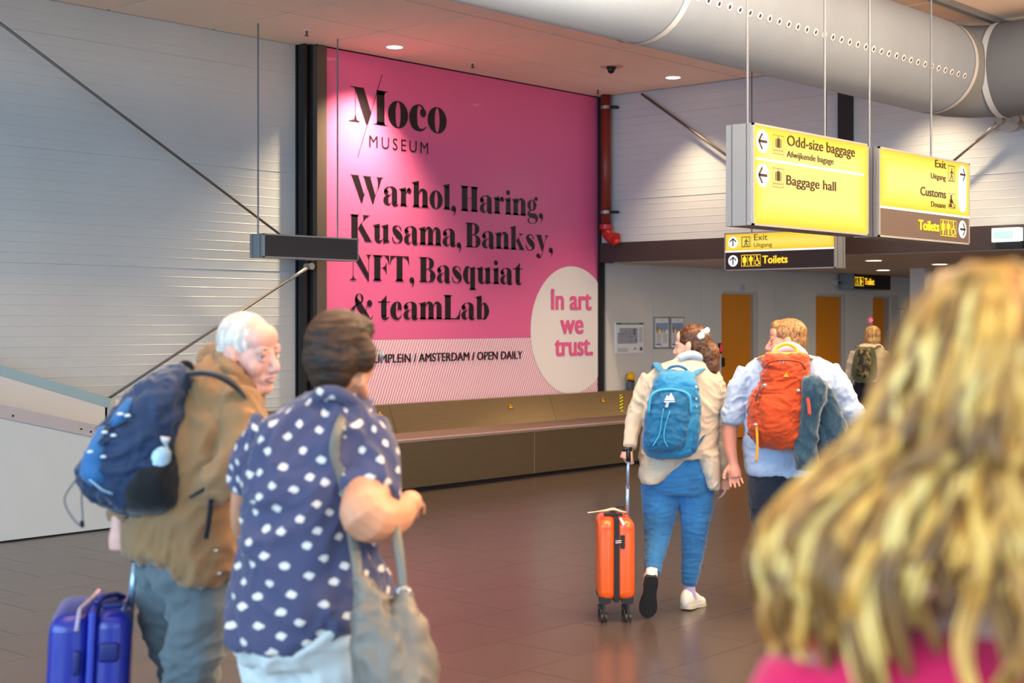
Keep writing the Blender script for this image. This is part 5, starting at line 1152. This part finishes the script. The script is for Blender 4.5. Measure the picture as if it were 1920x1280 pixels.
b = MB(); hd.skull(b); f.tube(b, [(450, 690, D+.02, 38), (430, 735, D+.05, 42)]); f.rows(b, [(740, 375, 460, D, .08), (780, 350, 465, D, .10), (880, 330, 455, D, .11), (1000, 315, 435, D, .11), (1080, 318, 415, D, .10)])
for L in (legR, legL): f.tube(b, L, k=.85)
for L in (armR, armL): f.tube(b, L, k=.72)
for x, y, d_ in ((342, 1598, D+.05), (405, 1572, D+.40)): f.tube(b, [(x, y-30, d_, 22), (x, y, d_, 24), (x+10, y+2, d_+.1, 22)])
hand(f, b, f.P(224, 978, D+.02), (.05, -.05, -1), (-1, -.3, .1), -1, 1.25, .98); hand(f, b, f.P(350, 922, D-.02), (-.6, .8, 0), (0, -.3, 1), 1, .8, .98)
body = f.soft('body', b, sk_old, .0055, 2); hd.face(sk_old, iris='#5f7f96', brow='#b9a79a', parent=body, lip='#b0706c')
m1 = MB(); hd.t(m1, [(-.014, .0905, -.0695), (0, .0945, -.0700), (.014, .0905, -.0695)], [.003, .0042, .003]); f.part('teeth', m1, mat('teeth', '#d9d2c4', .3), body)
m1 = MB(); f.rows(m1, [(1010, 300, 425, D+.03, .13), (1050, 290, 432, D+.03, .15), (1090, 285, 434, D+.03, .15), (1110, 300, 430, D+.03, .13)])
for L in (legR, legL): f.tube(m1, L, k=1.04)
f.soft('trousers', m1, cloth('trousers_grey', '#5d666b', var=.12, vscale=5), .010, 2, .024, (7, 7, 11), 4)
shoe(f, 'shoe', f.P(342, 1604, D-.02)*1.0, f.P(352, 1604, D+.24), m_brsh, m_bsole, w_=.05, h=.10); shoe(f, 'shoe', f.P(405, 1580, D+.34)-Vector((0, 0, .055)), f.P(420, 1580, D+.6)-Vector((0, 0, .055)), m_brsh, m_bsole, w_=.05, h=.10)
for o in (o for o in f.root.children if o.name.startswith('shoe')):
    me = o.data; z = min(v.co.z for v in me.vertices); o.location.z -= z-.012
tj = cloth('jacket_tan', '#8f6c49', var=.12, vscale=4, bump=.2); m1 = MB()
f.rows(m1, [(668, 398, 448, D+.03, .08), (690, 372, 458, D+.02, .11), (715, 348, 474, D, .13), (745, 334, 486, D, .15), (800, 318, 486, D, .17), (880, 292, 474, D, .18), (950, 262, 464, D, .18), (1000, 240, 460, D, .18), (1030, 236, 456, D, .18), (1042, 262, 450, D, .17)])
f.rows(m1, [(1030, 290, 456, D, .178), (1055, 310, 448, D, .175), (1075, 355, 438, D, .165), (1090, 398, 425, D, .14)])
f.tube(m1, armR, k=1.28); f.tube(m1, armL, k=1.25)
def hem(co):
    return np.zeros(len(co))
f.soft('jacket', m1, tj, .010, 2, .024, (9, 9, 6), 11)
m1 = MB(); f.tube(m1, [(392, 700, D-.02, 12), (384, 672, D+.02, 17), (404, 660, D+.03, 15), (428, 690, D-.06, 18), (448, 718, D-.07, 17), (470, 742, D-.04, 12)]); f.soft('hood', m1, tj, .008, 2, .008, (14, 14, 14), 3)
m1 = MB(); f.tube(m1, [(462, 725, D-.02, 9), (474, 738, D-.02, 9), (480, 750, D, 7)]); f.part('shirt_collar', m1, mat('checked_blue', '#4d86c4', .7, var=.5, vscale=70))
for x, y in ((405, 1032), (411, 1075)): m1 = MB(); f.ball(m1, x, y, D-.17, 4, 3); f.part('snap_button', m1, mat('zip_grey', '#a9b3b8'))
m1 = MB(); hd.b(m1, 0, -.023, .037, (.0775, .093, .084)); hd.b(m1, 0, -.050, -.01, (.072, .060, .062)); hd.b(m1, 0, -.062, -.05, (.050, .038, .035))
f.soft('hair', m1, hairmat('hair_white', '#b5a79b', '#e4d9ce', (60, 60, 22), .6), .006, 3, .0025, (50, 50, 24), 1)
g = Fig('rucksack', 270, 4.4, 'large navy rucksack with black side pocket on the old man in the tan jacket', 'rucksack', py=958)
D = 4.42; nv = cloth('rucksack_navy', '#1d2f4e', .6, var=.12, vscale=9, bump=.2); nb = cloth('rucksack_blue', '#2a6296', .55, bump=.2); nk = cloth('rucksack_black', '#0f1013', .8)
m1 = MB(); g.rows(m1, [(690, 328, 358, D, .05), (702, 300, 360, D, .09), (730, 258, 358, D, .13), (765, 226, 354, D, .15), (805, 196, 350, D, .16), (845, 172, 345, D, .165), (880, 158, 342, D, .165), (908, 164, 344, D, .16), (932, 190, 342, D, .14), (950, 225, 330, D, .10), (958, 255, 305, D, .05)], 2.6)
rb = g.soft('pack_body', m1, nv, .008, 2, .020, (9, 9, 10), 5)
m1 = MB(); g.rows(m1, [(840, 318, 346, D-.01, .08), (862, 275, 350, D-.01, .15), (890, 246, 352, D-.01, .17), (920, 236, 351, D-.01, .168), (944, 236, 344, D-.01, .145), (958, 252, 318, D-.01, .10)], 2.6); g.soft('side_pocket', m1, nk, .008, 2, .006, (9, 9, 9), 2)
m1 = MB(); g.rows(m1, [(800, 188, 212, D-.10, .03), (835, 168, 206, D-.12, .05), (870, 154, 208, D-.12, .055), (895, 156, 210, D-.12, .05), (918, 182, 214, D-.10, .03)], 2.4); fp = g.soft('front_panel', m1, nb, .007, 2, .004)
m1 = MB(); g.tube(m1, [(157, 890, D-.15, 2.2), (172, 902, D-.17, 2.2), (192, 918, D-.17, 2.2), (212, 926, D-.16, 2.2)]); g.part('reflective_trim', m1, mat('trim_silver', '#8fb0c6', .4, .3), fp)
m1 = MB(); g.rows(m1, [(745, 238, 252, D-.13, .01), (765, 222, 246, D-.14, .02), (790, 205, 235, D-.15, .02), (800, 200, 222, D-.15, .01)]); g.soft('front_panel', m1, nb, .006, 1)
for a in ([(215, 785), (195, 808), (240, 790)], [(200, 812), (182, 838), (216, 820)], [(188, 850), (162, 862), (200, 856)]):
    m1 = MB(); g.tube(m1, [(x, y, D-.165, 1.6) for x, y in a]); g.part('elastic_cord', m1, nk, rb)
for x, y in ((225, 776), (239, 779), (196, 810), (213, 816), (169, 847), (194, 856)): m1 = MB(); g.ball(m1, x, y, D-.175, 6, 3); g.part('cord_loop', m1, mat('cord_white', '#c9dcf0', .5), rb)
m1 = MB(); g.tube(m1, [(158, 880, D-.12, 1.6), (138, 905, D-.13, 1.6), (121, 935, D-.13, 1.6), (132, 965, D-.13, 1.6), (154, 984, D-.13, 1.6), (153, 930, D-.13, 1.6), (158, 895, D-.12, 1.6)]); g.part('dangling_cord', m1, cloth('cord_grey', '#5b6166'))
m1 = MB(); g.tube(m1, [(153, 976, D-.13, 4), (155, 988, D-.13, 4)]); g.part('cord_toggle', m1, nk)
m1 = MB(); g.tube(m1, [(335, 690, D-.02, 5), (343, 680, D, 5), (356, 682, D, 5), (360, 694, D, 5)]); g.part('grab_loop', m1, nk)
m1 = MB(); g.tube(m1, [(350, 702, D-.05, 13), (385, 699, D-.09, 14), (415, 706, D-.125, 14), (440, 722, D-.125, 13), (458, 742, D-.07, 10)], flat=.45); g.part('shoulder_strap', m1, nk)
m1 = MB(); g.tube(m1, [(338, 946, D-.02, 9), (370, 925, D-.12, 7), (400, 906, D-.16, 6)], flat=.5); g.part('waist_strap', m1, nk)
m1 = MB(); g.tube(m1, [(396, 935, D-.15, 5), (392, 975, D-.15, 5), (386, 1010, D-.15, 5)], flat=.4); g.part('loose_strap', m1, nk)
g = Fig('water_bottle', 302, 4.25, 'clear plastic water bottle with a pale cap in the rucksack side pocket', 'bottle', py=880)
m1 = MB(); D = 4.29; g.tube(m1, [(296, 885, D, 20), (300, 858, D, 21), (303, 842, D, 19), (306, 833, D, 10), (307, 826, D, 9)]); g.part('bottle_body', m1, mat('clear_plastic', '#a9c8d8', .15))
m1 = MB(); g.tube(m1, [(307, 827, D, 11), (309, 818, D, 11)]); g.part('bottle_cap', m1, mat('cap_pale', '#e8e0dc', .4))

# blue suitcase of the old man
D = 4.55; g = Fig('suitcase', 176, D, 'large glossy blue hard shell suitcase at the lower left of the old man', 'suitcase')
mbs = mat('suitcase_blue', '#18218c', .3, coat=.4, bump=.05, bscale=20); mbd = mat('suitcase_blue_dark', '#121c66', .4); z1 = g.P(0, 1128).z; z0 = .07
def shellbox(a, b_, rr, m, name, par=None):
    m1 = MB(); m1.box(a, b_); me = m1.mesh(); bm = bmesh.new(); bm.from_mesh(me); bmesh.ops.recalc_face_normals(bm, faces=bm.faces); bmesh.ops.bevel(bm, geom=list(bm.edges), offset=rr, segments=6, profile=.5, affect='EDGES'); bm.to_mesh(me); bm.free()
    me.transform(Matrix.Rotation(math.radians(13), 4, 'Z')); 
    for v in me.vertices: v.co.x += (z1-v.co.z)*-.05
    return link(name, me, m, par or g.root, smooth=True)
s1 = shellbox((-.122, -.19, z0), (.004, .19, z1-.005), .05, mbs, 'shell_half'); s2 = shellbox((.000, -.19, z0), (.124, .19, z1), .05, mbs, 'shell_half')
shellbox((-.004, -.200, z0+.02), (.018, .200, z1+.006), .008, mat('suitcase_seam', '#2c3aa8', .4), 'seam_frame')
shellbox((.030, -.200, z1-.15), (.090, -.18, z1-.09), .010, mbd, 'lock_plate', s2); shellbox((-.045, -.204, z1-.185), (-.022, -.18, z1-.11), .008, mbd, 'latch', s1)
shellbox((-.045, -.198, z0+.05), (-.03, -.18, z1-.24), .006, mbd, 'shell_groove', s1); shellbox((.05, -.198, z0+.05), (.065, -.18, z1-.24), .006, mbd, 'shell_groove', s2)
shellbox((.030, -.10, z1-.004), (.092, .04, z1+.012), .007, mbd, 'handle_recess', s2)
m1 = MB(); m1.tube([(.03, -.09, z1+.012), (.05, -.06, z1+.028), (.075, -.02, z1+.028), (.09, .02, z1+.012)], .009, 10); g.part('top_handle', m1, mbd)
m1 = MB(); m1.tube([(.004, -.198, z1-.05), (.004, -.16, z1+.008), (.0, -.05, z1+.012), (-.01, .05, z1+.012), (-.03, .16, z1+.006)], .007, 8); g.part('seam_trim', m1, mat('seam_trim_pale', '#b59fb0', .5))
zt_ = g.P(0, 1050).z
m1 = MB(); m1.tube([(.100, .06, z1-.03), (.113, .08, zt_)], .0115, 12); g.part('telescopic_pole', m1, mat('pole_aluminium', '#a9c3d8', .3, .6))
m1 = MB(); m1.tube([(.113, .08, zt_-.02), (.113, .08, zt_+.04)], .0145, 12).tube([(.07, .09, zt_+.045), (.125, .08, zt_+.045)], .014, 12); g.part('grip', m1, m_black)
for sx in (-1, 1):
    for sy in (-1, 1):
        m1 = MB(); m1.tube([(sx*.07-.014-.03, sy*.16, .03), (sx*.07+.014-.03, sy*.16, .03)], .03, 16).box((sx*.07-.008-.03, sy*.16-.015, .03), (sx*.07+.008-.03, sy*.16+.015, .09)); g.part('wheel', m1, mat('wheel_rubber', '#2b2420', .5), smooth=False)

# ================================================================ woman in the dotted blue shirt
def dotted():
    m = bpy.data.materials.new('dotted_cotton'); m.use_nodes = True; nt = m.node_tree; N = nt.nodes; L = nt.links; b = N['Principled BSDF']; b.inputs['Roughness'].default_value = .85; b.inputs['Specular IOR Level'].default_value = .2
    b.inputs['Sheen Weight'].default_value = .2
    u = N.new('ShaderNodeUVMap'); u.uv_map = 'print'; v = N.new('ShaderNodeTexVoronoi'); v.voronoi_dimensions = '2D'; v.feature = 'F1'; v.distance = 'MINKOWSKI'; v.inputs['Exponent'].default_value = 3; v.inputs['Scale'].default_value = 1; v.inputs['Randomness'].default_value = .42
    mp = N.new('ShaderNodeMapping'); mp.inputs['Scale'].default_value = (16.0, 19.0, 1); mp.inputs['Rotation'].default_value = (0, 0, .6); L.new(u.outputs[0], mp.inputs[0]); L.new(mp.outputs[0], v.inputs['Vector'])
    n = N.new('ShaderNodeTexNoise'); n.inputs['Scale'].default_value = 120; L.new(u.outputs[0], n.inputs[0])
    a = N.new('ShaderNodeMath'); a.operation = 'MULTIPLY_ADD'; a.inputs[1].default_value = .16; L.new(n.outputs['Fac'], a.inputs[0]); L.new(v.outputs['Distance'], a.inputs[2])
    r = N.new('ShaderNodeMapRange'); r.inputs[1].default_value = .225; r.inputs[2].default_value = .275; r.inputs[3].default_value = 1; r.inputs[4].default_value = 0; L.new(a.outputs[0], r.inputs[0])
    mx = N.new('ShaderNodeMix'); mx.data_type = 'RGBA'; mx.inputs[6].default_value = lin('#4a4a66'); mx.inputs[7].default_value = lin('#e2d6cc'); L.new(r.outputs[0], mx.inputs[0]); L.new(mx.outputs[2], b.inputs['Base Color']); return m
def cyl_uv(ax, ay):
    def fn(me):
        uv = me.uv_layers.new(name='print'); 
        for p in me.polygons:
            a0 = None; q = p.center; cx_, cy_, r_ = ax, ay, .17
            if q.x-ax > .100 and q.z > 1.19: cx_, cy_, r_ = ax+.155, ay-.05, .10     # the sleeves have their own print direction
            elif q.x-ax < -.140 and q.z > 1.19: cx_, cy_, r_ = ax-.178, ay, .09
            for li in p.loop_indices:
                c = me.vertices[me.loops[li].vertex_index].co; x, y = c.x-cx_, c.y-cy_
                a = math.atan2(x, -y)
                if a0 is None: a0 = a
                elif a-a0 > PI: a -= 2*PI
                elif a0-a > PI: a += 2*PI
                uv.data[li].uv = (a*r_, c.z)
    return fn
D = 4.0; f = Fig('person', 590, D, 'woman with short brown hair in a navy shirt with white dots and white trousers', 'person', 'travellers walking through the hall')
legL = [(540, 1170, D+.05, 96), (540, 1250, D+.05, 84), (556, 1340, D+.05, 66), (560, 1450, D+.05, 56), (560, 1560, D+.08, 48), (560, 1715, D+.1, 30)]
legR = [(636, 1170, D-.02, 96), (628, 1250, D-.04, 84), (632, 1340, D-.06, 66), (640, 1450, D-.02, 56), (644, 1560, D-.0, 48), (644, 1700, D+.02, 30)]
armL = [(508, 806, D, 24), (472, 862, D+.02, 24), (453, 930, D+.05, 20), (453, 992, D+.12, 18), (478, 1010, D+.26, 16)]
armR = [(678, 810, D-.0, 26), (694, 866, D-.05, 34), (688, 928, D-.15, 45), (684, 968, D-.24, 46), (716, 972, D-.16, 43), (742, 965, D+.0, 35), (756, 955, D+.14, 27)]
hd = Head(f, 643, 668, D, -30, -4, -3, 1.0, 1.0)
b = MB(); hd.skull(b, 1.04); f.tube(b, [(634, 695, D+.01, 36), (626, 760, D+.02, 42)]); f.rows(b, [(775, 560, 670, D, .08), (820, 520, 680, D, .11), (950, 500, 670, D, .12), (1100, 465, 690, D, .13), (1180, 460, 700, D, .14)])
for L in (legL, legR): f.tube(b, L, k=.88)
f.tube(b, armL); f.tube(b, armR)
hand(f, b, f.P(478, 1010, D+.26), (.5, .8, .1), (0, 0, 1), 1, .7); hand(f, b, f.P(756, 955, D+.16), (.2, 1, .15), (0, 0, 1), -1, .9)
for x, y, d_ in ((560, 1720, D+.1), (644, 1710, D+.02)): f.tube(b, [(x, y-40, d_, 28), (x, y, d_, 28), (x+4, y+4, d_+.1, 26)])
body = f.soft('body', b, sk_warm, .0055, 3); hd.face(sk_warm, brow='#4a3020', parent=body)
m1 = MB(); f.rows(m1, [(1120, 462, 706, D, .16), (1160, 446, 726, D, .18), (1200, 446, 722, D, .18), (1230, 460, 708, D, .16)])
for L in (legL, legR): f.tube(m1, L, k=1.0)
f.soft('trousers', m1, cloth('trousers_white', '#cfd0cc', var=.05), .011, 3, .024, (6, 6, 9), 7)
for x, y, d_ in ((560, 1740, D+.1), (644, 1740, D+.02)):
    o = shoe(f, 'shoe', f.P(x, y, d_-.05), f.P(x+8, y, d_+.2), m_wsh, m_lsole, w_=.048, h=.10); z = min(v.co.z for v in o.data.vertices); o.location.z -= z-.008
m1 = MB(); f.rows(m1, [(738, 596, 668, D+.02, .08), (752, 568, 682, D+.01, .10), (768, 530, 696, D, .12), (790, 502, 704, D, .14), (840, 482, 704, D, .165), (900, 470, 694, D, .17), (960, 466, 690, D, .17), (1020, 456, 698, D, .18), (1080, 441, 716, D, .19), (1130, 430, 732, D, .20), (1150, 428, 738, D, .20)], 2.4)
f.rows(m1, [(1130, 430, 735, D, .20), (1165, 428, 690, D, .20), (1185, 430, 640, D, .195), (1198, 446, 580, D, .19)], 2.4)
f.tube(m1, [(508, 795, D, 34), (474, 858, D+.01, 36), (457, 915, D+.03, 26)]); f.tube(m1, [(680, 796, D-.02, 42), (697, 858, D-.05, 50), (691, 925, D-.13, 54)])
c0 = f.P(590, 900, D)
sh = f.soft('shirt', m1, dotted(), .009, 2, .027, (8, 8, 6), 13, post=cyl_uv(c0.x, c0.y))
m1 = MB(); f.tube(m1, [(588, 752, D-.06, 9), (600, 738, D-.10, 13), (630, 736, D-.115, 14), (662, 752, D-.09, 12), (676, 768, D-.03, 8)]); f.soft('shirt_collar', m1, MATS.get('dc') or sh.data.materials[0], .007, 2, post=cyl_uv(c0.x, c0.y))
m1 = MB(); hd.b(m1, 0, -.022, .040, (.086, .102, .090)); hd.b(m1, 0, -.05, -.005, (.084, .075, .080)); hd.b(m1, 0, -.058, -.05, (.068, .05, .05)); hd.b(m1, 0, .025, .075, (.074, .07, .05)); hd.b(m1, -.076, .002, .002, (.022, .040, .054)); hd.b(m1, .076, .002, .002, (.022, .040, .054))
f.soft('hair', m1, hairmat('hair_chestnut', '#160a05', '#4b2c15', (22, 22, 90), .62), .006, 2, .005, (9, 9, 34), 4)
m1 = MB(); hd.t(m1, [(.086, -.005, .008), (.082, .04, .006), (.072, .082, .004)], [.0025]*3); hd.t(m1, [(.070, .085, .018), (.070, .088, -.015)], [.003, .003]); hd.t(m1, [(.070, .085, .018), (.030, .102, .020), (-.030, .102, .020), (-.07, .085, .018)], [.0025]*4); f.part('eyeglasses', m1, mat('glasses_grey', '#8fb0c0', .3, .5))
m1 = MB(); f.tube(m1, [(655, 772, D-.135, 12), (640, 800, D-.20, 12), (630, 840, D-.215, 11), (640, 900, D-.22, 9)], flat=.35)
# handbag on her forearm
g = Fig('handbag', 735, 3.72, 'slouchy taupe leather handbag with long straps on the dotted shirt woman\'s arm', 'handbag', py=1330)
D = 3.70; lt = mat('leather_taupe', '#776e63', .5, bump=.25, bscale=90, var=.12, vscale=5); ld = mat('leather_grey_strap', '#6f6a60', .5, bump=.2, bscale=90)
m1 = MB(); g.rows(m1, [(1082, 664, 682, D, .02), (1100, 662, 696, D, .035), (1125, 661, 722, D, .05), (1150, 661, 745, D, .07), (1190, 662, 792, D, .09), (1240, 664, 812, D, .11), (1290, 668, 815, D, .12), (1325, 684, 802, D, .11), (1338, 710, 780, D, .08)], 2.5)
g.rows(m1, [(1106, 752, 762, D, .02), (1125, 745, 775, D, .035), (1150, 730, 784, D, .06), (1190, 720, 795, D, .08), (1230, 710, 805, D, .08)], 2.4)
g.soft('bag_body', m1, lt, .008, 3, .020, (8, 8, 6), 21)
m1 = MB(); g.tube(m1, [(757, 1112, D, 8), (752, 1060, D+.02, 8), (746, 1020, D+.05, 9), (738, 975, D+.12, 9), (730, 950, D+.2, 9)], flat=.4); g.part('strap', m1, ld)
m1 = MB(); g.tube(m1, [(672, 1088, D, 9), (668, 1050, D+.03, 10), (660, 1000, D+.10, 10), (648, 920, D+.14, 10), (627, 850, D+.12, 10), (634, 805, D+.13, 10), (650, 772, D+.22, 10), (662, 762, D+.32, 10)], flat=.4); g.part('strap', m1, ld)
m1 = MB(); 
for i in range(12): pass
m1.tube([g.P(757+11*math.cos(t), 1108+6*math.sin(t), D-.01) for t in np.linspace(0, 2*PI, 17)], .003, 8, cap=False); g.part('metal_ring', m1, mat('chrome', '#d5d5d5', .2, 1))

# ================================================================ blond woman in the right foreground
D = 1.42; CX = 1880
f = Fig('person', CX, D, 'blond long haired woman in a pink top, close and blurred in the right foreground', 'person', 'travellers walking through the hall')
yz = lambda z: 600+(EYE-z)*FPX/D
hd = Head(f, CX, 740, D+.02, -6, 0, 0, 1.0)
# crown at about pixel row 505
hd.c = f.P(CX, 600, D)+Vector((0, .02, cf(0, 505, D).z-.135-EYE))
b = MB(); hd.skull(b)
def T(nodes, k=1.0, mb=None):
    """nodes (x m from centre, z m, depth offset m, radius m)"""
    (mb if mb is not None else b).tube([Vector((q[0], q[2], q[3])) for q in catm([(n_[3], 0, n_[0], n_[2], n_[1]) if False else (n_[0], 0*n_[0], n_[2], n_[1], n_[3]) for n_ in nodes])], [q[4]*k for q in catm([(n_[0], 0*n_[0], n_[2], n_[1], n_[3]) for n_ in nodes])], 16)
zc = hd.c.z
T([(0, zc-.05, .02, .05), (0, zc-.16, .02, .055), (0, zc-.24, .02, .07)])
def R2(rows, mb, n=2.3, seg=40):
    Q = catm(rows, 4); V = []
    for z, hw_, y, hd_ in Q:
        for j in range(seg):
            t = 2*PI*j/seg; c_, s_ = math.cos(t), math.sin(t); V.append((abs(c_)**(2/n)*math.copysign(hw_, c_), y+abs(s_)**(2/n)*math.copysign(hd_, s_), z))
    m_ = len(Q); mb.add(V, [(i*seg+j, i*seg+(j+1) % seg, (i+1)*seg+(j+1) % seg, (i+1)*seg+j) for i in range(m_-1) for j in range(seg)]+[tuple(range(seg))[::-1], tuple(range((m_-1)*seg, m_*seg))])
R2([(zc-.20, .08, .02, .06), (zc-.25, .17, .02, .09), (zc-.40, .17, .02, .11), (zc-.6, .14, .02, .10), (zc-.8, .17, .02, .12), (zc-.9, .16, .02, .11)], b)
for q in (-1, 1):
    T([(q*.17, zc-.25, .02, .045), (q*.21, zc-.40, .02, .042), (q*.22, zc-.56, .03, .035), (q*.20, zc-.70, .12, .028), (q*.19, zc-.78, .2, .024)])
    T([(q*.09, zc-.85, .02, .09), (q*.10, zc-1.1, .03, .07), (q*.10, zc-1.25, .03, .055), (q*.10, zc-1.45, .02, .048), (q*.10, .08, .0, .04)])
    T([(q*.10, .10, .0, .035), (q*.10, .045, .03, .035), (q*.10, .04, .14, .03)])
    hand(f, b, Vector((q*.19, .2, zc-.78)), (0, .3, -1), (q, 0, 0), -q, .5)
body = f.soft('body', b, sk_pale, .007, 2); hd.face(sk_pale, parent=body)
m1 = MB(); R2([(zc-.215, .12, .02, .08), (zc-.25, .185, .02, .105), (zc-.33, .195, .02, .125), (zc-.5, .18, .02, .13), (zc-.7, .17, .02, .125), (zc-.85, .18, .02, .135)], m1)
for q in (-1, 1): T([(q*.175, zc-.26, .02, .055), (q*.215, zc-.40, .02, .052), (q*.22, zc-.50, .025, .048)], mb=m1)
f.soft('pink_top', m1, cloth('cotton_hot_pink', '#d81e50', var=.1, vscale=8), .010, 2, .012, (8, 8, 8), 3)
m1 = MB(); R2([(zc-.78, .175, .02, .13), (zc-.9, .185, .02, .135), (zc-.98, .17, .02, .12)], m1)
for q in (-1, 1): T([(q*.09, zc-.9, .02, .095), (q*.10, zc-1.15, .03, .075), (q*.10, .12, .0, .055)], mb=m1)
f.soft('trousers', m1, cloth('trousers_dark', '#2a3040'), .012, 2, .006)
for q in (-1, 1): shoe(f, 'shoe', Vector((q*.10, -.06, .002)), Vector((q*.11, .19, .002)), m_wsh, m_lsole, w_=.045, h=.09)
# hair: scalp cap, inner mass and separate wavy locks
Lx = [(505, 45), (530, 105), (560, 135), (620, 158), (700, 182), (780, 215), (840, 247), (900, 305), (950, 360), (1000, 395), (1060, 412), (1130, 402), (1200, 395), (1300, 385)]
def hw_(py): return float(np.interp(py, [q[0] for q in Lx], [q[1] for q in Lx]))*D/FPX
def zpy(py): return cf(0, py, D).z
dep = lambda py: float(np.interp(py, [505, 560, 640, 760, 880, 1000, 1280], [.05, .09, .12, .115, .13, .15, .15]))
hb = hairmat('hair_golden_base', '#6e471f', '#c08a36', (40, 40, 9)); m1 = MB()
R2([(zpy(507), .03, .02, .03), (zpy(520), .06, .02, .07)]+[(zpy(p_), hw_(p_)*.93, .02+(.02 if p_ > 850 else 0), dep(p_)*.93) for p_ in (545, 600, 700, 780, 840, 900, 950, 990)]+[(zpy(1030), hw_(1030)*.9, .03, .13), (zpy(1060), hw_(1060)*.78, .04, .11)], m1, 2.1)
hair = f.soft('hair', m1, hb, .009, 2, .012, (22, 22, 5), 2)
lm = [hairmat('hair_lock_%s' % n_, a, c_, (60, 60, 7), .42) for n_, a, c_ in (('gold', '#b8762c', '#f2b456'), ('honey', '#8f5826', '#d08f45'), ('pale', '#cf9640', '#f9cd7c'), ('dark', '#6b4420', '#a06c34'))]
locks = MB(); rnd = random.Random(4)
for i in range(175):                      # clumps of strands that share one wave
    th0 = rnd.uniform(-1.0, 1.0)*PI*.6; front = abs(th0) < .75
    y0 = rnd.uniform(506, 530) if rnd.random() < .55 else rnd.uniform(540, 820)
    y1 = rnd.uniform(1090, 1330) if not front else (rnd.uniform(1000, 1080) if rnd.random() < .55 else rnd.uniform(1070, 1270))
    ph, am, fr, ph2 = rnd.uniform(0, 6.28), rnd.uniform(.006, .020), rnd.uniform(3.5, 6.5)/300, rnd.uniform(0, 6.28); lay0 = rnd.uniform(.97, 1.06); mi = rnd.choices([0, 1, 2, 3], [.40, .24, .22, .14])[0]
    if y0 < 540 and rnd.random() < .35: mi = rnd.choice([1, 3])
    for k in range(rnd.randint(3, 6)):
        th = th0+rnd.gauss(0, .035); nseg = 22; pts = []; yy1 = y1+rnd.gauss(0, 18); lay = lay0+rnd.gauss(0, .006); p2 = ph+rnd.gauss(0, .15)
        for j in range(nseg+1):
            py = y0+(yy1-y0)*j/nseg; w_ = hw_(py)*lay; d_ = dep(py)*lay; wob = am*min(1, j/8)
            sn, cs = math.sin(th), math.cos(th)
            pts.append((math.copysign(abs(sn)**.92, sn)*w_+wob*math.sin(py*fr+p2), .02+(.02 if py > 850 else 0)-cs*d_+.7*wob*math.cos(py*fr*1.1+ph2), zpy(py)))
        r0 = rnd.uniform(.003, .0065)
        locks.tube(pts, [r0*(.35+.65*math.sin(PI*min(.93, (j+.7)/nseg))**.6) for j in range(nseg+1)], 6, mi=mi)
lo = f.part('hair_locks', locks, lm, hair); lo['kind'] = 'stuff'
